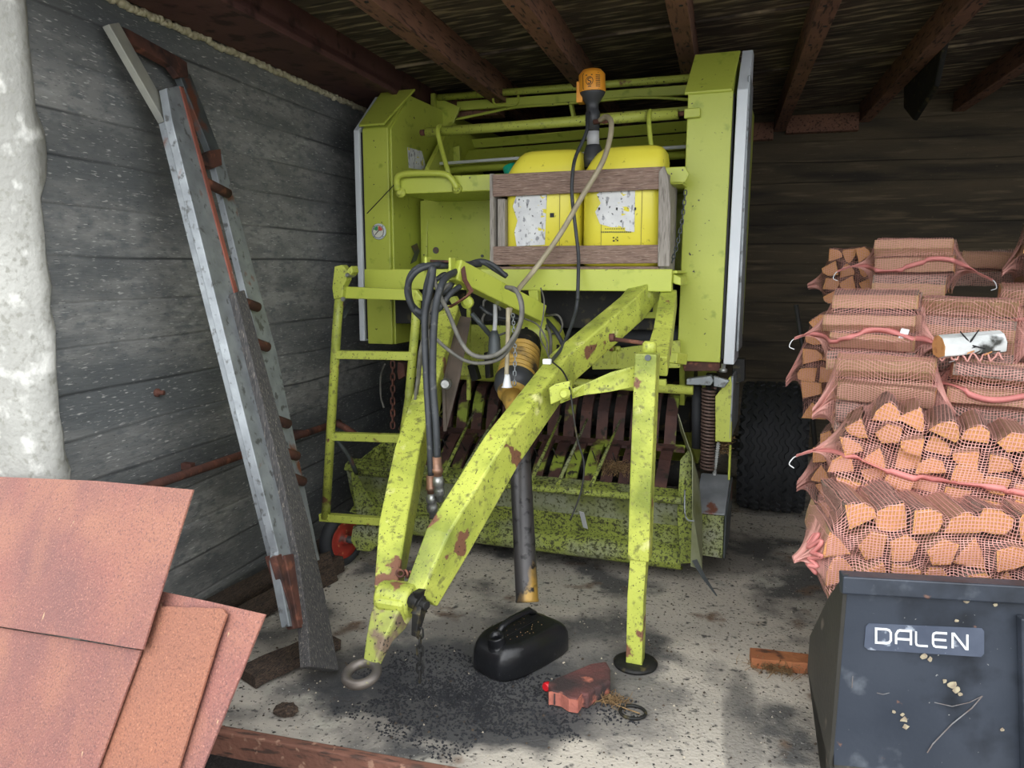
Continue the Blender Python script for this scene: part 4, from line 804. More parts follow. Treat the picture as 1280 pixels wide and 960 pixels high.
for k in range(16): b.box(m(752+2.4*k, 290+.1*math.sin(k), CY+.026), (.007, .002, .006))
for k in range(9): b.box(m(757+2.8*k, 286, CY+.026), (.006, .002, .004))
b.build('print_line', mat('faded_print2', srgb(120, 120, 60)), e2, 0)
b = MB()
for px_ in (749, 771, 794): b.box(m(px_, 261, CY+.0245), (.008, .002, .012))
b.build('print_mark', black, e2, 0)
# barrel pump
py = CY+.17
pt, pbm = m(739, 108, py), m(741, 215, py)
pm = mach_thing('barrel_pump', m(741, 215, py), 'orange-topped electric barrel pump standing in the right yellow canister', 'pump')
ax = (m(740, 100, py)-m(742, 210, py)).normalized(); base = m(742, 210, py); Lp = (m(739, 88, py)-base).length
u = Lp/122.
b = MB(); b.lathe(base, ax, [(0, 14*u), (12*u, 14*u), (24*u, 11*u), (29*u, 9*u)], 24); b.build('lower_collar', gplas, pm, 0)
b = MB(); b.lathe(base+ax*29*u, ax, [(0, 8*u), (17*u, 8*u)], 20); b.build('label_band', tape, pm, 0)
b = MB(); b.lathe(base+ax*46*u, ax, [(0, 8.5*u), (8*u, 8.5*u), (9*u, 9.5*u), (24*u, 9.5*u), (26*u, 8*u), (34*u, 8*u), (38*u, 11*u), (46*u, 16*u), (50*u, 17*u)], 28); b.build('pump_neck', gplas, pm, 0)
b = MB(); b.lathe(base+ax*94*u, ax, [(0, 16*u), (1*u, 17.2*u), (22*u, 17*u), (24*u, 15.6*u), (28*u, 12*u), (29*u, 6*u)], 36); b.box(base+ax*95*u+V((-15*u, 0, 0)), (8*u, 16*u, 26*u)); mo = b.build('motor_head', orange, pm, .002)
# emblem wrapped on the motor: rounded frame, ring and S, lines of small print
def wrap(pts2, c, ax, r, a0):
    R = zalign(ax, (0, 1, 0)); o = []
    xd = V((1, 0, 0)); xd = (xd-ax*xd.dot(ax)).normalized(); yd = ax.cross(xd)
    for (s, h, dr) in pts2:
        a = a0 + s/r; o.append(c + xd*((r+dr)*math.sin(a)) - yd*((r+dr)*math.cos(a)) + ax*h)
    return o
def stroke(path, wdt, c, ax, r, a0, b):
    for (s0_, h0_), (s1_, h1_) in zip(path, path[1:]):
        d = V((s1_-s0_, h1_-h0_, 0)); n_ = V((-d.y, d.x, 0)).normalized()*wdt/2
        q = [(s0_+n_.x, h0_+n_.y), (s1_+n_.x, h1_+n_.y), (s1_-n_.x, h1_-n_.y), (s0_-n_.x, h0_-n_.y)]
        lo = wrap([(x, y, .0004) for x, y in q], c, ax, r, a0); hi = wrap([(x, y, .0012) for x, y in q], c, ax, r, a0)
        b.hull(lo+hi, [(0, 1, 2, 3), (7, 6, 5, 4), (0, 4, 5, 1), (1, 5, 6, 2), (2, 6, 7, 3), (3, 7, 4, 0)])
mc = base+ax*94*u; mr = 17.1*u
yd_ = ax.cross((V((1, 0, 0))-ax*ax.x).normalized())
sgn = 1 if yd_.y > 0 else -1
b = MB(); a0 = .05
stroke([(12*u, 2*u), (-8*u, 2*u), (-9*u, 3*u), (-9*u, 20*u), (-8*u, 21*u), (12*u, 21*u)], .8*u, mc, ax, mr, a0, b)
stroke([(4.5*u*math.cos(t*PI/8), 11.5*u+5*u*math.sin(t*PI/8)) for t in range(17)], .7*u, mc, ax, mr, a0, b)
stroke([(2*u, 14.5*u), (0, 15*u), (-2*u, 14*u), (-1.6*u, 12.2*u), (1.6*u, 10.8*u), (2*u, 9*u), (0, 8*u), (-2*u, 8.6*u)], 1.1*u, mc, ax, mr, a0, b)
stroke([(-5*u, 18.6*u), (4*u, 18.6*u)], 1.2*u, mc, ax, mr, a0, b); stroke([(-2*u, 4.6*u), (2*u, 4.6*u)], 1.0*u, mc, ax, mr, a0, b)
for k in range(7): stroke([(8*u, (18-2.2*k)*u), (14*u, (18-2.2*k)*u)], .9*u, mc, ax, mr, a0, b)
b.build('emblem', black, mo, 0)
b = MB(); b.lathe(m(752, 151, py-.03), (1, 0, .1), [(-.04, .012), (0, .012), (.01, .017), (.03, .017)], 12); b.build('outlet', rust, pm, 0)
def mhose(pts, r, mt, name, org, label, cat, k=8):
    b = MB(); b.tube([m(*q) for q in pts], r, 10, k); e = mach_thing(name+'_base', org, label, cat) if False else None
    mo_ = m(*pts[-1]); bm_ = b; bmesh.ops.translate(bm_.bm, verts=bm_.bm.verts[:], vec=-mo_)
    o = bm_.build(name, mt, None, 0); o.location = mw(mo_); o.rotation_euler.z = MA; return tag(o, label, cat)
mhose([(750, 150, 3.72), (758, 146, 3.68), (764, 153, 3.62), (762, 175, 3.57), (752, 205, 3.54), (728, 245, 3.53), (700, 293, 3.52), (670, 335, 3.50), (648, 362, 3.40), (640, 378, 3.34), (636, 392, 3.25)], .0125, beige, 'beige_hose', None, 'beige hose hanging from the orange pump down across the crate front', 'hose')
mhose([(735, 140, 3.73), (733, 165, 3.66), (720, 195, 3.60), (716, 215, 3.56), (715, 245, 3.545), (720, 290, 3.54), (723, 318, 3.53), (723, 340, 3.50), (722, 375, 3.45)], .0085, hosem, 'black_power_cable', None, 'black power cable running from the orange pump over the crate front', 'cable')

# ================================================================= STEEL LADDER AND TIMBERS LEANING ON THE LEFT WALL
La = onx(140, 30, WX+.085); Lb = onx(225, 95, WX+.085); Lc = onz(405, 838, 0.0)
Ln = (Lb-La).cross(Lc-La).normalized()
if Ln.dot(CP-La) < 0: Ln = -Ln
def lp(x, y, off=0.): return onpl(x, y, La+Ln*off, Ln)
lc_ = lp(385, 785, 0)
sl_ = empty('steel_ladder', (lp(385, 790).x, lp(385, 790).y, 0), 'galvanised steel ladder frame with bent top and rusty rungs leaning on the left concrete wall', 'ladder')
def quad(pts, off, th, name, mt, par, bevel=.003):
    b = MB(); b.prism([lp(x, y, off) for x, y in pts], -Ln*th); return b.build(name, mt, par, bevel)
quad([(136, 30), (149, 28), (218, 150), (206, 152)], .0, .03, 'upper_rail', mat('pale_grey_steel', srgb(164, 164, 152), srgb(140, 142, 136), 8, .5, .3, (), .1), sl_)
quad([(206, 152), (218, 148), (356, 690), (343, 696)], .0, .03, 'stile', steel, sl_)
quad([(218, 150), (231, 108), (222, 107), (212, 130)], .005, .02, 'joint_plate', steeld, sl_)
quad([(150, 32), (160, 36), (222, 70), (234, 78), (236, 96), (224, 96), (214, 82), (160, 52)], -.01, .03, 'top_bar', rust, sl_)
quad([(225, 95), (238, 92), (276, 190), (266, 196)], -.02, .03, 'upper_rail', steeld, sl_)
quad([(262, 188), (276, 186), (278, 206), (268, 210), (252, 205), (250, 195)], -.015, .03, 'joint_plate', rust, sl_)
quad([(266, 196), (278, 192), (346, 440), (400, 700), (380, 700), (326, 440)], -.02, .03, 'stile', steel, sl_)
for i, (x0, y0, x1, y1) in enumerate(((252, 222, 285, 242), (305, 378, 322, 384), (318, 428, 334, 434), (345, 525, 360, 530), (354, 566, 371, 570), (362, 596, 379, 602))):
    b = MB(); b.tube([lp(x0-22, y0-8, -.005), lp(x1, y1, .005)], .021, 12); b.build('rung', rust, sl_, 0)
quad([(339, 694), (354, 690), (386, 782), (366, 784)], .006, .03, 'rail_sleeve', rust, sl_)
# galvanised channel in front, with rust-red edge
gcn = empty('steel_channel', (lp(372, 788, .05).x, lp(372, 788, .05).y, 0), 'galvanised channel with a red-brown rusty edge leaning in front of the ladder rail', 'channel')
quad([(208, 110), (225, 107), (383, 690), (385, 780), (362, 783), (346, 700), (348, 690), (215, 150)], .045, .035, 'web', steel, gcn)
quad([(225, 107), (230, 110), (384, 686), (379, 690)], .05, .045, 'edge_flange', mat('red_oxide_edge', srgb(150, 88, 72), srgb(126, 74, 62), 6, .7, 0, ((srgb(176, 168, 160), 14, .64, .03, 1),), .2), gcn)
quad([(345, 696), (352, 692), (380, 784), (368, 786), (364, 764)], .052, .03, 'rust_sleeve', rust, gcn)
quad([(356, 694), (376, 690), (384, 776), (374, 784)], .056, .012, 'cover_strip', rust, gcn)
quad([(372, 692), (382, 690), (396, 762), (389, 770)], .058, .03, 'dark_edge', dark, gcn)
# grey plank
b = MB(); PO = .075; b.prism([lp(x_, y_, PO) for x_, y_ in ((294, 366), (306, 362), (352, 530), (386, 650), (406, 742), (424, 838), (388, 833), (384, 776), (372, 690), (356, 612), (338, 540))], -Ln*.045)
o = b.build('grey_plank', greyplank, bevel=.004); tag(o, 'weathered grey timber plank leaning beside the galvanised ladder, foot on the floor', 'plank')
# dark board behind the ladder foot
b = MB(); q = [onz(393, 742, 0), onz(423, 726, 0)]
b.prism([q[0], q[1], q[1]+Vector((-.06, .04, .13)), q[0]+Vector((-.07, .03, .15))], (-.02, .03, 0)); tag(b.build('dark_board', oldwood), 'short dark board leaning beside the red gauge wheel', 'board')
# rotten beams along the wall foot, small board under the plank
def beam_thing(name, p, q, w_, h_, mt, label, cat, n=7, jit=.006, up=(0, 0, 1)):
    p = Vector(p); q = Vector(q); b = MB(); R = zalign(q-p, up); rings = []
    for i in range(n+1):
        c = p.lerp(q, i/n); e = [(-1, -1), (0, -1.03), (1, -1), (1.02, 0), (1, 1), (0, 1.03), (-1, 1), (-1.02, 0)]
        rings.append([b.bm.verts.new(c + R @ Vector((x_*w_/2+rng.uniform(-jit, jit), y_*h_/2+rng.uniform(-jit, jit)*.6, 0))) for x_, y_ in e])
    for a_, b_ in zip(rings, rings[1:]):
        for k in range(8): b.bm.faces.new((a_[k], a_[(k+1) % 8], b_[(k+1) % 8], b_[k]))
    b.bm.faces.new(rings[0][::-1]); b.bm.faces.new(rings[-1])
    return tag(b.build(name, mt, bevel=.002), label, cat)
g1 = onz(300, 762, 0); g2 = onz(398, 690, 0)
beam_thing('rotten_beam', (-2.20, 2.75, .055), (-2.08, 3.75, .055), .10, .10, oldwood, 'dark rotten timber beam on the floor against the left wall', 'beam')
beam_thing('rotten_beam', (-2.06, 2.65, .045), (-1.94, 3.55, .045), .08, .08, oldwood, 'brown split timber on the floor beside the beam at the left wall', 'beam')
beam_thing('short_board', onz(308, 846, .03), onz(415, 800, .03), .13, .045, oldwood, 'short dark board lying flat under the leaning plank', 'board', up=(0, 0, 1))

# ================================================================= RUSTED SHEETS IN FRONT ON THE LEFT
S1 = ony(0, 597, FY-.10); S2 = dist(240, 612, 2.02); S3 = dist(110, 1150, 1.62)
Sn = (S2-S1).cross(S3-S1).normalized()
if Sn.dot(CP-S1) < 0: Sn = -Sn
def spx(x, y, off=0.): return onpl(x, y, S1+Sn*off, Sn)
def rsheet(pts, off, mt, label, grp=None, th=.006, crinkle=None):
    b = MB(); pts2 = []
    for i, (x, y) in enumerate(pts):
        x2, y2 = pts[(i+1) % len(pts)]
        pts2.append(spx(x, y, off))
        n_ = 14
        if crinkle is not None and i in crinkle:
            for k in range(1, n_): t = k/n_; pts2.append(spx(x+(x2-x)*t, y+(y2-y)*t, off)+(S3-S1).normalized()*rng.uniform(-.0018, .0018))
    b.prism(pts2, -Sn*th); return tag(b.build('rusty_sheet', mt, bevel=.001), label, 'sheet', grp)
rsheet([(196, 738), (262, 752), (331, 768), (318, 800), (243, 985), (168, 1235), (60, 1235)], -.030, sheet, 'rear red-brown rusty sheet, rightmost of the pile in front of the concrete floor', 'rusty sheets leaning at the front left')
rsheet([(192, 757), (278, 761), (283, 768), (272, 800), (215, 985), (135, 1235), (0, 1235)], -.015, sheeto, 'orange-brown rusty sheet between the lower left sheet and the rearmost one', 'rusty sheets leaning at the front left', crinkle=(0,))
rsheet([(-140, 762), (176, 813), (122, 960), (28, 1235), (-240, 1235)], -.003, sheet, 'red-brown rusty sheet lying below the large upper one', 'rusty sheets leaning at the front left', crinkle=())
rsheet([(-140, 590), (120, 601), (241, 612), (232, 640), (178, 812), (-140, 760)], .008, sheet, 'large upper rusty sheet overlapping the others at the front left', 'rusty sheets leaning at the front left', crinkle=(4,))
# ================================================================= SMALL THINGS ON THE FLOOR
# black jerrycan lying on its side
jc = onz(652, 838, 0)
JA, JB = onz(638, 860, 0), onz(715, 815, 0); jx = (JB-JA).normalized()
jy = Vector((-jx.y, jx.x, 0)); jo = (JA+JB)/2 + jy*.125
je = empty('black_jerrycan', (jo.x, jo.y, 0), 'black plastic jerrycan lying on its side on the oily floor in front of the baler', 'jerrycan')
LJ, WJ, HJ = (JB-JA).length*.5+.012, .125, .15
print('jerrycan half length', LJ)
def jp(a, c, h): return Vector((jo.x, jo.y, 0)) + jx*a + jy*c + Vector((0, 0, h))
b = MB(); rings = []
for h, s, ad in ((0.003, .95, 0), (.015, 1, 0), (.06, 1, 0), (.09, .98, 0), (.112, .93, 0), (.128, .85, 0), (.137, .76, 0), (.139, .70, 0)):
    r = []
    for k in range(48):
        a = 2*PI*k/48; p_ = 6.5
        cx = abs(math.cos(a))**(2/p_)*math.copysign(1, math.cos(a)); sy_ = abs(math.sin(a))**(2/p_)*math.copysign(1, math.sin(a))
        rr = 1.0
        x_ = cx*LJ*(s if cx > 0 else s*1.0); y_ = sy_*WJ*s
        # shoulder cut off at the filler corner
        if x_ < -LJ*.45: y_ = y_*(1-.28*((-x_-LJ*.45)/(LJ*.55)))
        r.append(b.bm.verts.new(jp(x_, y_, h)))
    rings.append(r)
for a_, b_ in zip(rings, rings[1:]):
    for k in range(48): f = b.bm.faces.new((a_[k], a_[(k+1) % 48], b_[(k+1) % 48], b_[k])); f.smooth = True
b.bm.faces.new(rings[0][::-1]); b.bm.faces.new(rings[-1]); b.build('body', canm, je, 0)
b = MB(); b.tube([jp(-LJ*.52, .028, .130), jp(-LJ*.36, .03, .160), jp(-LJ*.1, .033, .168), jp(LJ*.50, .040, .166), jp(LJ*.68, .042, .138)], [.010, .013, .014, .014, .014], 12); b.build('handle', canm, je, 0)
b = MB(); b.prism([jp(-LJ*.5, .060, .1375), jp(LJ*.7, .075, .1375), jp(LJ*.7, -.005, .1375), jp(-LJ*.5, -.015, .1375)], (0, 0, .003)); b.build('recess_shade_patch', mat('recess_shade_black', srgb(20, 20, 22)), je, .002)  # flat darker patch paints the shade of a hollow under the handle
b = MB(); b.lathe(jp(-LJ*.74, -.02, .118), (-.25*jx.x, -.25*jx.y, 1), [(-.02, .044), (.012, .040), (.018, .032), (.024, .037), (.030, .032), (.036, .036), (.044, .031), (.050, .034), (.054, .024), (.012, .021)], 24, closed=True); b.build('filler_neck', canm, je, 0)
b = MB()
for k in range(46):
    a_, c_ = rng.uniform(-1, 1), rng.uniform(-1, 1)
    if abs(a_)+abs(c_) < 1.3: b.box(jp(a_*LJ*.8, c_*WJ*.6, .140), (.003, .003, .002))
b.build('dust_flecks', straw, je, 0)['kind'] = 'stuff'
# red paver with wavy sides and a red plastic reflector
bc = onz(722, 880, 0)
def bp(x, y, z): return onz(x, y, z)
b = MB(); top = [(684, 853), (700, 845), (722, 836), (738, 829), (758, 826), (763, 835), (763, 850), (751, 858), (744, 860), (735, 868), (727, 866), (722, 874), (711, 872), (702, 866), (690, 864)]
b.prism([bp(x, y, .062) for x, y in top], (0, 0, -.06)); br = b.build('red_paver', brickm, None, .008); tag(br, 'sooty red interlocking paver lying between the jerrycan and the stand foot', 'paver')
b = MB(); fr = [(686, 865), (690, 864.5), (702, 867), (711, 873), (722, 875), (727, 867.5)]
for (xa2, ya2), (xb2, yb2) in zip(fr, fr[1:]):
    A1, B1 = bp(xa2, ya2, .058), bp(xb2, yb2, .058); b.hull([A1, B1, B1-Vector((0, 0, .05)), A1-Vector((0, 0, .05))], [(0, 1, 2, 3)])
o = b.build('pale_side_face', brickb, br, 0); sd_ = o.modifiers.new('s', 'SOLIDIFY'); sd_.thickness = .006; sd_.offset = 0
rc = bp(684, 858, .045); b = MB(); b.lathe(rc, (-.5, -1, 0), [(-.01, .016), (.006, .018), (.012, .014)], 16); tag(b.build('red_reflector', redm, bevel=0), 'small bright red plastic knob stuck to the end of the paver', 'reflector')
# ring on the floor
rr = onz(791, 890, .008); b = MB(); b.ring(rr, (0, 0, 1), .044, .006, 32, 8, 1.05, .95); tag(b.build('metal_ring', dark, bevel=0, loc=(rr.x, rr.y, 0)), 'dark metal ring lying on the floor in front of the stand foot', 'ring')
w0 = onz(765, 875, .012); b = wad(w0, (.03, .018, .004), 90, 'x', world=True, L=.03); b.tube([onz(755, 868, .02), onz(772, 882, .012), onz(800, 892, .012)], .0025, 5); tag(b.build('straw_tuft', straw, bevel=0), 'dry straw tuft between the paver and the ring', 'straw', kind='stuff')
# orange board end with straw beside the bucket
beam_thing('orange_board', onz(938, 822, .025), onz(1030, 832, .025), .09, .045, mat('orange_brown_wood', srgb(178, 116, 74), srgb(150, 92, 60), 6, .85, 0, ((srgb(90, 62, 48), 14, .60, .05, 1),), .4, 40), 'orange-brown board on the floor beside the black bucket', 'board', jit=.004)
b = wad(onz(972, 835, .02), (.05, .02, .008), 130, 'x', world=True, L=.035); tag(b.build('straw_tuft', straw, bevel=0), 'dry straw tuft beside the orange-brown board', 'straw', kind='stuff')
# charcoal grit, loose crumbs
def grit(name, pts, mt, label, n, size):
    b = MB()
    for k in range(n):
        x, y = pts(); s = size*rng.uniform(.4, 1.3); c = Vector((x, y, s*.35)); R = Matrix.Rotation(rng.uniform(0, 3), 3, 'Z')
        v = [c+R @ Vector(p)*s*.5 for p in ((-1, -.7, -.6), (1, -.8, -.6), (.8, .9, -.6), (-.9, .8, -.6), (rng.uniform(-.3, .3), rng.uniform(-.3, .3), .7))]
        b.hull(v, [(3, 2, 1, 0), (0, 1, 4), (1, 2, 4), (2, 3, 4), (3, 0, 4)])
    o = b.build(name, mt, bevel=0); return tag(o, label, 'debris', kind='stuff')
def blob(cx, cy, rx, ry):
    def f():
        while True:
            a = rng.uniform(0, 2*PI); r = rng.uniform(0, 1)**.75*(1.0+.22*math.sin(3*a+1)+.14*math.sin(7*a)+.1*math.sin(13*a+2)); x = cx+rx*r*math.cos(a); y = cy+ry*r*math.sin(a)
            if y > FY+.01 and rng.uniform() > .25*math.sin(x*17)*math.cos(y*23)+.2: return x, y
    return f
grit('charcoal_grit', blob(-.86, 2.56, .50, .30), spillm, 'black charcoal grit spilled on the floor in front of the jerrycan', 5200, .008)
def anyw():
    while True:
        x, y = rng.uniform(-2.1, 1.2), rng.uniform(2.2, 5.2)
        return x, y
grit('floor_crumbs', anyw, mat('brown_crumbs', srgb(84, 72, 60), srgb(60, 54, 48), 8, .9), 'dark crumbs scattered over the concrete floor', 900, .009)
grit('floor_crumbs', anyw, mat('pale_crumbs', srgb(190, 180, 160), srgb(160, 150, 136), 8, .9), 'pale crumbs scattered over the concrete floor', 600, .007)
# clod and stones
for (x, y, s, lab) in ((358, 892, .035, 'brown clod lying behind the front edge board on the floor'),):
    c = onz(x, y, 0); b = MB(); bmesh.ops.create_icosphere(b.bm, subdivisions=3, radius=1)
    for v in b.bm.verts: v.co = Vector((v.co.x*s*1.3, v.co.y*s, v.co.z*s*.55))*(1+.2*math.sin(v.co.x*7)*math.cos(v.co.y*9)) + Vector((c.x, c.y, s*.45))
    tag(b.build('clod', oldwood, bevel=0), lab, 'clod')
# thin rod standing by the firewood
b = MB(); b.tube([dist(995, 381, 3.9), dist(1012, 490, 3.9), dist(1022, 585, 3.85)+Vector((0, 0, -.0)), onz(1032, 690, .0)], .012, 8)
tag(b.build('thin_rod', dark, bevel=0), 'thin dark rod standing at the left side of the firewood stack', 'rod')

# ================================================================= BUCKET
bd = math.radians(-8)                     # turned so that its left end faces the camera side
RF = dist(1055, 718, 2.12); RR = dist(1280, 732, 2.05); bu = Vector((RR.x-RF.x, RR.y-RF.y, 0)).normalized(); bv = Vector((-bu.y, bu.x, 0))
zr = RF.z
be = empty('loader_bucket', (RF.x+bu.x*.5, RF.y+bu.y*.5+.25, 0), 'dark blue-grey steel loader bucket with a white lettered name plate, in front of the firewood', 'bucket')
def bpnt(a, d, z): return Vector((RF.x, RF.y, 0))+bu*a+bv*d+Vector((0, 0, z))   # along, back, up
BL = 1.35; zb = 0.0
b = MB(); b.prism([bpnt(0, 0, zr-.035), bpnt(BL, 0, zr-.035), bpnt(BL, .03, zb+.02), bpnt(0.01, .03, zb+.02)], tuple(bv*.01)); fp = b.build('front_plate', bucketm, be, .002)
b = MB(); b.prism([bpnt(-.006, -.018, zr), bpnt(-.006, -.018, zr-.052), bpnt(-.006, .004, zr-.060), bpnt(-.006, .02, zr-.045), bpnt(-.006, .035, zr)], tuple(bu*(BL+.01))); b.build('rim_bar', bucketm, be, .004)
def bside(x, y):   # on the left end plane
    p0 = bpnt(0, 0, 0); return onpl(x, y, p0, bu)
sidepts = [bpnt(0, -.004, zr+.004), bpnt(0, .20, zr-.03), bside(1030, 760), bside(1011, 797), bside(1008, 835), bside(1020, 900), bside(1036, 965), bpnt(0, .16, .02), bpnt(0, .02, .0)]
dmax = max((p-bpnt(0, 0, 0)).dot(bv) for p in sidepts[2:5])
print('bucket depth', dmax, [tuple(round(c, 2) for c in p) for p in sidepts])
sidepts = [bpnt(0, -.004, zr+.004)]+[bside(x, y) for x, y in ((1036, 745), (1012, 795), (1009, 835), (1022, 900), (1037, 962))]+[bpnt(0, .03, .0)]
b = MB(); b.prism(sidepts, tuple(bu*.012)); b.build('side_plate', bucketi, be, .002)
b = MB(); b.prism([p+bu*(BL-.012) for p in sidepts], tuple(bu*.012)); b.build('side_plate', bucketi, be, .002)
for i in range(1, 5):
    b = MB(); b.prism([sidepts[i]+bu*.01, sidepts[i]+bu*(BL-.01), sidepts[i+1]+bu*(BL-.01), sidepts[i+1]+bu*.01], (sidepts[0]-sidepts[3]).normalized()*.004); b.build('curved_back', bucketi, be, 0)
def bf(x, y, off=-.002):
    n_ = (bpnt(0, 0, zr-.035)-bpnt(0, .03, zb+.02)).cross(bu).normalized()
    if n_.dot(CP-bpnt(0, 0, zr)) < 0: n_ = -n_
    return onpl(x, y, bpnt(0, 0, zr-.035)+n_*(-off), n_)
b = MB(); b.prism([bf(1270, 768), bf(1280, 768), bf(1290, 1010), bf(1276, 1010)], tuple(-bv*.03)); b.build('front_rib', bucketm, be, .004)
b = MB(); pl_ = [(1082, 783), (1086, 779), (1227, 785), (1230, 789), (1230, 817), (1226, 821), (1085, 812), (1080, 808)]
b.prism([bf(x, y) for x, y in pl_], tuple(-bv*.0015)); npz = b.build('name_plate', platem, be, 0); npz['label'] = 'blue-grey plate lettered DALEN'
def rib(path, wd, b, mp):
    """flat stroke of constant width with mitred corners"""
    P_ = [Vector((x, y, 0)) for x, y in path]; n_ = len(P_); L_, R_ = [], []
    cl = (P_[0]-P_[-1]).length < 1e-6
    for i in range(n_):
        if cl: a_ = P_[i-1] if i else P_[-2]; c_ = P_[i+1] if i < n_-1 else P_[1]
        else: a_ = P_[i-1] if i else None; c_ = P_[i+1] if i < n_-1 else None
        d1 = (P_[i]-a_).normalized() if a_ is not None else (c_-P_[i]).normalized(); d2 = (c_-P_[i]).normalized() if c_ is not None else d1
        t = (d1+d2).normalized(); nn = Vector((-t.y, t.x, 0)); k = wd/2/max(.35, nn.dot(Vector((-d1.y, d1.x, 0))))
        L_.append(P_[i]+nn*k); R_.append(P_[i]-nn*k)
    for i in range(n_-1): b.hull([mp(L_[i]), mp(L_[i+1]), mp(R_[i+1]), mp(R_[i])], [(0, 1, 2, 3)])
LET = {'D': [[(0, 0), (0, 1), (.72, 1), (.9, .94), (1, .78), (1, .22), (.9, .06), (.72, 0), (0, 0)]],
       'A': [[(0, 0), (0, .70), (.12, .92), (.3, 1), (1, 1), (1, 0)], [(0, .38), (1, .38)]],
       'L': [[(0, 1), (0, .2), (.06, .04), (.2, 0), (.95, 0)]],
       'E': [[(1, 1), (.22, 1), (.06, .93), (0, .78), (0, .22), (.06, .07), (.22, 0), (1, 0)], [(0, .5), (.95, .5)]],
       'N': [[(0, 0), (0, 1), (.10, 1), (.90, 0), (1, 0), (1, 1)]]}
# corners of each letter in the picture of the plate: x0, x1, baseline y0/y1 ends
tl, tr_, bl, br_ = (1095, 786), (1211, 793.5), (1095, 803), (1211, 811.5)
xs = [(0, .16), (.215, .375), (.43, .565), (.615, .765), (.825, .985)]
for (a0_, a1_), ch in zip(xs, 'DALEN'):
    b = MB()
    def mp(p):
        u_ = a0_+(a1_-a0_)*p.x; v_ = p.y
        X_ = (tl[0]*(1-u_)+tr_[0]*u_)*v_+(bl[0]*(1-u_)+br_[0]*u_)*(1-v_); Y_ = (tl[1]*(1-u_)+tr_[1]*u_)*v_+(bl[1]*(1-u_)+br_[1]*u_)*(1-v_)
        return bf(X_, Y_, -.0045)
    for st_ in LET[ch]:
        st2 = [(x, y) for x, y in st_]
        # equal stroke width: scale y to picture proportions
        asp = 17.5/(116*(a1_-a0_))
        def mp2(p): return mp(Vector((p.x, p.y/asp, 0)))
        rib([(x, y*asp) for x, y in st2], .155, b, mp2)
    o = b.build('letter', whitem, npz, 0); sd_ = o.modifiers.new('s', 'SOLIDIFY'); sd_.thickness = .0012
# scratches and dried splashes on the plate
for pth, wd in ((((1159, 941), (1166, 930), (1190, 905), (1215, 885), (1228, 870)), 1.6), (((1168, 878), (1190, 883), (1212, 878), (1228, 870)), 1.0), (((1096, 866), (1104, 868), (1112, 866)), .8), (((1066, 845), (1065, 860)), 1.0)):
    b = MB(); rib(pth, wd, b, lambda p: bf(p.x, p.y, -.004)); b.build('scratch', mat('pale_scratch', srgb(134, 136, 138), srgb(110, 100, 96), 30, .7), be, 0)
b = MB()
for (x, y, s) in ((1155, 820, 5), (1162, 824, 4), (1181, 851, 4), (1190, 856, 6), (1196, 862, 6), (1200, 868, 4), (1130, 900, 5), (1132, 908, 5), (1128, 893, 3), (1208, 752, 4), (1240, 745, 5), (1244, 756, 3), (1253, 912, 3), (1196, 776, 3), (1117, 890, 3)):
    n_ = 9; b.hull([bf(x+s*rng.uniform(.5, 1.1)*math.cos(2*PI*k/n_), y+s*rng.uniform(.4, 1.0)*math.sin(2*PI*k/n_), -.0035) for k in range(n_)], [tuple(range(n_))])
b.build('dried_splashes', mat('dried_foam_splash', srgb(178, 168, 140), srgb(140, 126, 108), 60, .9), be, 0)['kind'] = 'stuff'

# ================================================================= FIREWOOD IN NET BAGS
def log_variant(kind):
    """split log, 1 unit long along local x, profile about 1x1 in local y,z; ends sawn, some faces bark"""
    n = 7; bm = bmesh.new()
    prof = {0: [(-.5, -.5), (.5, -.48), (.30, .0), (.02, .5), (-.25, .1)],
            1: [(-.5, -.35), (-.2, -.5), (.25, -.48), (.5, -.25), (.02, .5)],
            2: [(-.5, .5), (-.36, .0), (-.1, -.42), (.08, -.5), (.3, -.3), (.5, .2), (.46, .46)],
            3: [(-.5, -.5), (.48, -.40), (.5, .22), (-.42, .5)],
            4: [(-.46, -.5), (.16, -.46), (.45, -.2), (.5, .12), (-.40, .5)],
            5: [(-.5, .05), (-.1, -.5), (.5, -.42), (.40, .35), (-.2, .5)],
            6: [(-.5, -.4), (.0, -.5), (.42, -.38), (.5, -.05), (.36, .3), (.02, .42), (-.5, .5)],
            7: [(-.5, -.12), (.5, -.5), (.44, .08), (.1, .5), (-.3, .4)]}[kind % 8]
    R = np.random.RandomState(kind*13+1); m_ = len(prof); rings = []
    for i in range(n+1):
        x = -.5+i/n; tw = .12*(R.rand()-.5); sh = (R.rand(2)-.5)*.03
        rings.append([bm.verts.new((x+(.012*(R.rand()-.5) if 0 < i < n else .004*(R.rand()-.5)), (y*math.cos(tw)-z*math.sin(tw))+sh[0]+.02*(R.rand()-.5), (y*math.sin(tw)+z*math.cos(tw))+sh[1]+.02*(R.rand()-.5))) for y, z in prof])
    bk = R.randint(0, m_); nb = {0: 1, 1: 3, 2: 5, 3: 0, 4: 2, 5: 1, 6: 4, 7: 2}[kind % 8]
    for a_, b_ in zip(rings, rings[1:]):
        for k in range(m_):
            f = bm.faces.new((a_[k], a_[(k+1) % m_], b_[(k+1) % m_], b_[k])); f.material_index = 1 if (k-bk) % m_ < nb else 0
    f = bm.faces.new(rings[0][::-1]); f.material_index = 2; f = bm.faces.new(rings[-1]); f.material_index = 2
    bmesh.ops.recalc_face_normals(bm, faces=bm.faces[:])
    me = bpy.data.meshes.new('split_log'); bm.to_mesh(me); bm.free()
    for q in (logm, bark, loge): me.materials.append(q)
    return me
LOGS = [log_variant(k) for k in range(8)]
NLOG = [0]
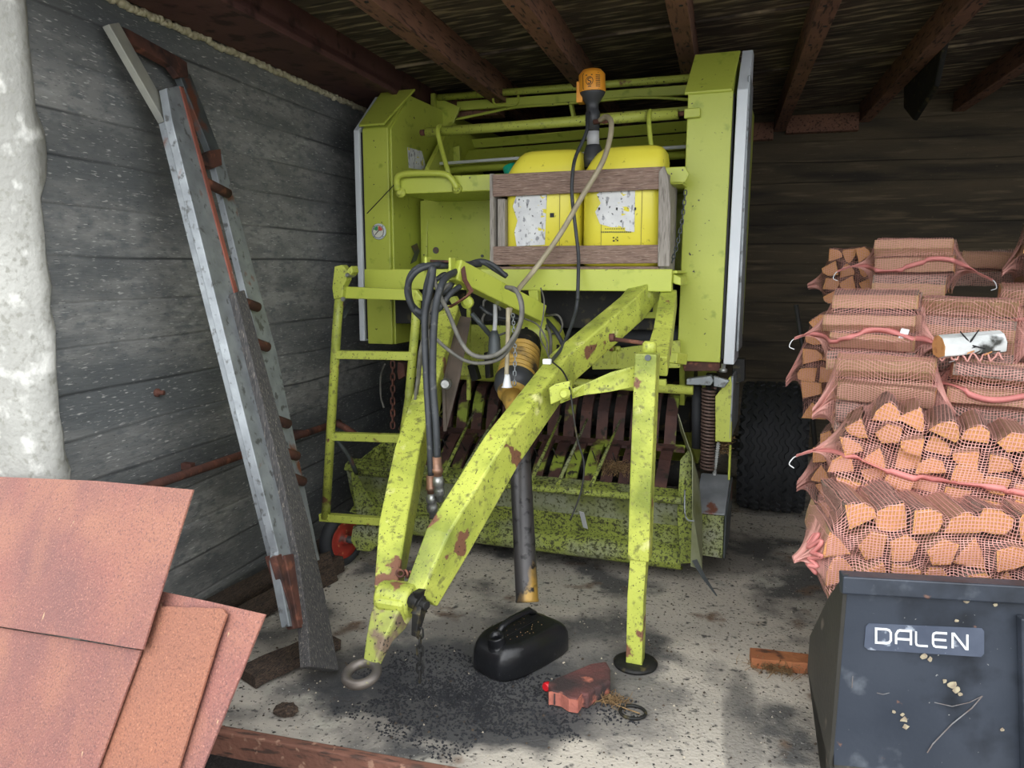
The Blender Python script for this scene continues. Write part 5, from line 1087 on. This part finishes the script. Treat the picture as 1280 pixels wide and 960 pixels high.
def net_mat_mesh(P_, nu, nv, wd, name, par, org, mt):
    """a real net: one flat strand along every edge of the grid P_[i][j] (j wraps)"""
    vs, fs = [], []
    C_ = np.array([[list(p) for p in row] for row in P_])
    def strand(A_, B_, N_):
        d = B_-A_; L_ = np.linalg.norm(d, axis=-1, keepdims=True)+1e-9; s = np.cross(N_, d/L_); s /= (np.linalg.norm(s, axis=-1, keepdims=True)+1e-9); s *= wd/2
        return np.stack([A_-s, B_-s, B_+s, A_+s], axis=-2).reshape(-1, 4, 3)
    dj = np.roll(C_, -1, 1)-np.roll(C_, 1, 1); di = np.gradient(C_, axis=0); N_ = np.cross(di, dj); N_ /= (np.linalg.norm(N_, axis=-1, keepdims=True)+1e-9)
    q = np.concatenate([strand(C_[:-1], C_[1:], N_[:-1]), strand(C_, np.roll(C_, -1, 1), N_)])
    q = q.reshape(-1, 3) - np.array(org)
    nq = len(q)//4; me = bpy.data.meshes.new(name); me.vertices.add(len(q)); me.vertices.foreach_set('co', q.astype(np.float32).ravel())
    me.loops.add(nq*4); me.loops.foreach_set('vertex_index', np.arange(nq*4, dtype=np.int32)); me.polygons.add(nq)
    me.polygons.foreach_set('loop_start', np.arange(0, nq*4, 4, dtype=np.int32)); me.polygons.foreach_set('loop_total', np.full(nq, 4, dtype=np.int32)); me.update(); me.validate()
    me.materials.append(mt); o = bpy.data.objects.new(name, me); COL.objects.link(o); o.parent = par; return o
netd = net
def net_bag(c, size, rz, label, loglabel, loggroup, axis='x', seed=0, roll=0., cell=.0105, wd=.0025, hem=True, tail=.07, sag=.0, tagged=False, nrows=None, llen=.33, gap=.0, torn=None, lw=.095, lh=.085):
    """c: centre of the bag's underside; size: width(x), depth(y), height(z) of the stacked logs"""
    R_ = np.random.RandomState(seed+100); W, D, H = size; c = Vector(c)
    M3 = Matrix.Rotation(rz, 3, 'Z') @ Matrix.Rotation(roll, 3, 'Y')
    e = empty('net_bag', c, label, 'firewood bag', 'net bags of firewood')
    def tw(p): return c + M3 @ Vector(p)
    bvv, bvf = [], []
    nh = max(2, round(H/lh)); span = D if axis == 'x' else W; nw = max(2, round(span/lw))
    first = None
    for j in range(nh):
        f_ = 1-.30*abs((j+.5)/nh*2-1)**3
        nwj = max(2, round(nw*f_)); 
        for i in range(nwj):
            s_ = (i-(nwj-1)/2)*span*f_/nwj + R_.uniform(-.006, .006) + (.25*lw if j % 2 else 0)*.5
            z = (j+.5)*H/nh + R_.uniform(-.004, .004)
            wy = span*f_/nwj*R_.uniform(.82, 1.0); hz = H/nh*R_.uniform(.84, 1.02); ll = (llen if axis == 'x' else D)*R_.uniform(.93, 1.03)
            rot = Matrix.Rotation((0 if axis == 'x' else PI/2)+R_.uniform(-.06, .06), 3, 'Z') @ Matrix.Rotation(R_.uniform(-.05, .05), 3, 'Y') @ Matrix.Rotation((PI if (i+j) % 2 else 0)+R_.uniform(-.3, .3), 3, 'X')
            pos = (R_.uniform(-.014, .014), s_, z) if axis == 'x' else (s_, R_.uniform(-.03, .02), z)
            me = LOGS[R_.randint(0, 8)]
            o = bpy.data.objects.new('split_log', me); COL.objects.link(o); NLOG[0] += 1
            mx = Matrix.Translation(tw(pos)) @ (M3 @ rot).to_4x4() @ Matrix.Diagonal((ll, wy, hz, 1)); o.matrix_world = mx
            ORD = ('bottom', 'second', 'third', 'fourth', 'fifth', 'sixth', 'seventh'); COLN = ('leftmost', 'second', 'third', 'fourth', 'fifth', 'sixth', 'seventh', 'eighth', 'ninth')
            rown = 'top' if j == nh-1 else ORD[j]
            if axis == 'y': lb_ = '%s log end in the %s row of %s' % (('rightmost' if i == nwj-1 else COLN[i]+(' from left' if i else '')), rown, loglabel)
            else: lb_ = '%s split log, %s row, in %s' % (('front' if i == 0 else 'rearmost' if i == nwj-1 else COLN[i]+' from front'), rown, loglabel)
            tag(o, lb_, 'log', loggroup)
            k0 = len(bvv); bvv += [mx @ v.co for v in me.vertices]; bvf += [[k0+q for q in p.vertices] for p in me.polygons]
    bvh = BVHTree.FromPolygons(bvv, bvf)
    XW = (llen if axis == 'x' else W)/2+tail+.03; nu = int(2*XW/cell); nv = int(2*(D+H)*1.02/cell)
    Rr = np.full((nu+1, nv), .0); 
    ct = (0, 0, H/2); Ns = []
    ax_y = lambda u_: -D*.30*max(0, (abs(u_)-.55)/.45)**1.3; ax_z = lambda u_: H/2-H*.18*max(0, (abs(u_)-.6)/.4)**1.5+ (.02*math.sin(u_*5+seed))
    for i in range(nu+1):
        u_ = -1+2*i/nu
        for j in range(nv):
            a = 2*PI*j/nv; d = Vector((0, math.cos(a), math.sin(a))); o_ = Vector((u_*XW, ax_y(u_), ax_z(u_)))
            far = o_+d*.9; hit = bvh.ray_cast(tw(far), M3 @ -d, .9)
            if hit[0] is not None: Rr[i, j] = .9-hit[3]+.007
    g = Rr.copy()
    g[g < .01] = 0
    R0 = g.copy(); cur = np.maximum(g, .35)
    for it in range(260):
        av = (np.roll(cur, 1, 1)+np.roll(cur, -1, 1))*.25; up_ = np.vstack([cur[:1], cur[:-1]]); dn_ = np.vstack([cur[1:], cur[-1:]]); av += (up_+dn_)*.25
        cur = np.maximum(R0, av*.992-.0006); cur[0] = np.minimum(cur[0], .02+.016*np.abs(np.cos(2*PI*np.arange(nv)/nv))); cur[-1] = cur[0]
    wob = np.array([[.0035*math.sin(i*.55+j*.21+seed)+.003*math.sin(j*.5-i*.17) for j in range(nv)] for i in range(nu+1)])
    cur = np.maximum(cur+wob*(R0 < .01), R0)
    cur = np.minimum(cur, .6)
    rows = []
    for i in range(nu+1):
        u_ = -1+2*i/nu; row = []
        for j in range(nv):
            a = 2*PI*j/nv; p = Vector((u_*XW, ax_y(u_)+cur[i, j]*math.cos(a), ax_z(u_)+cur[i, j]*math.sin(a)))
            p.z = max(p.z, -.004); row.append(tw(p))
        rows.append(row)
    net_mat_mesh(rows, nu, nv, wd, 'net', e, c, netd)
    # pale hem band running across the front
    if hem:
        b = MB(); jj = int(nv*(.5+.02*math.sin(seed)))
        prev = None
        for i in range(nu+1):
            w_ = .011
            sh = int(round(1.2*math.sin(i*.10+seed))); j0 = (jj+sh) % nv
            p = Vector(rows[i][j0]); q2 = Vector(rows[i][(j0+1) % nv]); d = (q2-p).normalized(); ou = (M3 @ Vector((0, -1, .15))).normalized()*.006
            if i in (0, nu): w_ = .008
            cur_ = [b.bm.verts.new(p+ou-d*w_), b.bm.verts.new(p+ou*1.8), b.bm.verts.new(p+ou+d*w_)]
            if prev:
                for k in (0, 1): f = b.bm.faces.new((prev[k], prev[k+1], cur_[k+1], cur_[k])); f.smooth = True
            prev = cur_
        o = b.build('hem_band', bandm, e, 0); sd_ = o.modifiers.new('s', 'SOLIDIFY'); sd_.thickness = .003; o['label'] = 'solid pink hem band'
        for i, sg in ((0, -1), (nu, 1)):
            p = Vector(rows[i][jj % nv]); b = MB(); b.tube([p, p+M3 @ Vector((sg*.010, -.01, -.012)), p+M3 @ Vector((sg*.016, -.012, -.035)), p+M3 @ Vector((-sg*.004, -.012, -.045))], .0022, 6, 4); b.build('tie_cord', whitem, e, 0)
    if tagged:
        i = int(nu*tagged); p = Vector(rows[i][int(nv*.5)]); b = MB(); b.box(p+M3 @ Vector((0, -.012, 0)), (.030, .002, .042), M3 @ Matrix.Rotation(.2, 3, 'Y')); b.build('paper_tag', whitem, e, 0)
    return e, rows
def gnd(x, y, D_): p = dist(x, y, D_); return p
def below(x, y, D_): return dist(x, y, D_)
BAGS = [
 # group word, px of the underside's centre, distance, size(W,D,H), turn, roll, axis, bag label, short name used in its logs' labels, options
 ('topmost', (1140, 366), 3.75, (.34, .40, .26), .26, 0, 'x', 'pink net firewood bag on the very top of the stack', 'the topmost bag', dict(tail=.13, wd=.0019)),
 ('tagged', (1088, 458), 3.25, (.36, .36, .31), .26, 0, 'x', 'pink net firewood bag with a white paper tag on its hem band', 'the tagged bag', dict(tail=.10, tagged=.72, wd=.0021)),
 ('torn', (1206, 462), 3.20, (.36, .40, .30), .26, .0, 'x', 'net firewood bag torn open over a white birch log', 'the torn bag', dict(tail=.05, hem=False, wd=.0019)),
 ('right', (1300, 452), 3.20, (.36, .36, .31), .22, 0, 'x', 'net firewood bag cut by the right picture edge beside the torn bag', 'the bag beside the torn one', dict(tail=.07, wd=.0019)),
 ('under tagged', (1102, 545), 3.10, (.38, .36, .33), .26, 0, 'x', 'net firewood bag directly below the bag with the white tag', 'the bag under the tagged one', dict(tail=.05, hem=False, wd=.0019, llen=.35)),
 ('under torn', (1232, 530), 3.02, (.42, .36, .25), .22, .05, 'x', 'flat net firewood bag directly below the torn bag', 'the bag under the torn one', dict(tail=.08, wd=.0021)),
 ('upper front', (1176, 664), 2.68, (.82, .34, .44), .22, .17, 'y', 'big net firewood bag of log ends, upper of the two in front', 'the upper front bag', dict(tail=.09, lw=.088, lh=.078)),
 ('lower front', (1160, 752), 2.50, (.82, .34, .38), -.10, .03, 'y', 'net firewood bag of log ends bulging over the bucket rim', 'the bag over the bucket', dict(tail=.03, lw=.10, lh=.095, hem=False)),
 ('dark left', (1062, 380), 4.25, (.26, .40, .30), .26, 0, 'y', 'shadowed firewood bag left behind the topmost bag', 'the shadowed left rear bag', dict(tail=.04, hem=False, wd=.0016)),
 ('dark right', (1236, 356), 4.35, (.40, .36, .18), .26, 0, 'x', 'shadowed firewood bag right behind the topmost bag', 'the shadowed right rear bag', dict(tail=.05, hem=False, wd=.0016)),
 ('upper right', (1312, 362), 3.9, (.30, .36, .34), .2, 0, 'y', 'firewood bag rising at the right edge above the others', 'the high right-edge bag', dict(tail=.04, hem=False, wd=.0016)),
 ('side upper', (1042, 515), 3.75, (.30, .34, .50), .26, 0, 'y', 'shadowed firewood bag at the left side of the stack, upper one', 'the upper shadowed side bag', dict(tail=.03, hem=False, wd=.0016)),
 ('low right', (1345, 640), 3.20, (.36, .40, .46), .22, 0, 'x', 'firewood bag low at the right end of the stack behind the bucket', 'the low right rear bag', dict(tail=.05, hem=False, wd=.0018)),
 ('low middle', (1190, 830), 2.98, (.70, .40, .46), .1, 0, 'y', 'firewood bag lowest in the middle of the stack behind the bucket', 'the lowest middle bag', dict(tail=.05, hem=False, wd=.0018, lw=.10, lh=.095)),
 ('low rear', (1200, 640), 3.35, (.42, .40, .42), .2, 0, 'x', 'firewood bag inside the stack under the flat bag', 'the bag inside the stack', dict(tail=.04, hem=False, wd=.0018)),
 ('side lower', (1060, 640), 3.45, (.30, .34, .42), .26, 0, 'y', 'shadowed firewood bag at the left side of the stack beside the tyre', 'the lower shadowed side bag', dict(tail=.03, hem=False, wd=.0016)),
]
for si, (nm, (x, y), D_, size, rz_, roll_, ax_, lab, short, op) in enumerate(BAGS):
    e, rows = net_bag(dist(x, y, D_), size, -rz_, lab, short, 'split logs in bag: ' + nm, ax_, si, roll_, **op)
    if nm == 'torn': TORN = e
    if nm == 'lower front':
        b = MB(); k_ = int(len(rows)*.07); nv_ = len(rows[0]); pts = [Vector(rows[k_+int(2*math.sin(j*.6))][j % nv_]) + Vector((-.006, -.006, 0)) for j in range(int(nv_*.22), int(nv_*.78), 2)]
        b.tube(pts, .0075, 6, 2); o = b.build('hem_band', bandm, e, 0); o['label'] = 'gathered pink hem band'
# the bare white birch log showing through the tear, black pen marks on its bark
TA, TB = dist(1173, 428, 2.97), dist(1250, 422, 2.97)
td = (TB-TA).normalized(); tm = (TA+TB)/2+Vector((0, 0, -.012)); tl = (TB-TA).length
b = MB(); R = zalign(td); prof = [(-.045, -.038), (-.05, 0), (-.03, .03), (.0, .042), (.03, .032), (.048, 0), (.04, -.04), (0, -.05)]
r0 = [b.bm.verts.new(tm-td*tl/2+R @ Vector((x, y, 0))) for x, y in prof]; r1 = [b.bm.verts.new(tm+td*tl/2+R @ Vector((x, y, 0))) for x, y in prof]
for k in range(8): b.bm.faces.new((r0[k], r0[(k+1) % 8], r1[(k+1) % 8], r1[k]))
f = b.bm.faces.new(r0[::-1]); f.material_index = 1; f = b.bm.faces.new(r1); f.material_index = 1
wl_ = b.build('birch_log', [barkw, loge], None, .004); tag(wl_, 'bare white birch log with black criss-cross cracks showing through the torn net', 'log')
tn = (CP-tm).normalized()
def tpt(x, y): d = ray(x, y); return CP + d*((tm+tn*.047-CP).dot(tn)/d.dot(tn))
for q in (((1200, 414), (1210, 426), (1214, 434)), ((1224, 412), (1214, 426), (1206, 436)), ((1196, 434), (1212, 431), (1232, 436)), ((1204, 438), (1222, 433))):
    b = MB(); b.tube([tpt(*p) for p in q], [.002]+[.004]*(len(q)-2)+[.002], 5); b.build('bark_crack', black, wl_, 0)
for k in range(7):
    x = 1175+11*k; a_, c_ = tpt(x, 441+rng.uniform(-2, 3)), tpt(x+rng.uniform(6, 12), 440+rng.uniform(-3, 5)); b = MB(); b.path([a_, c_], [(.010, .006), (.006, .004)]); b.build('bark_shred', loge if k % 2 else oldwood, wl_, 0)
# torn net edge hanging in loops below the log
b = MB(); pts = []
for k in range(26): pts.append(tpt(1174+3.2*k, 446+5*math.sin(k*1.3)+2*math.sin(k*2.9)))
b.tube(pts, .0035, 5, 2); b.build('torn_net_edge', netd, TORN, 0)
print('logs', NLOG[0])
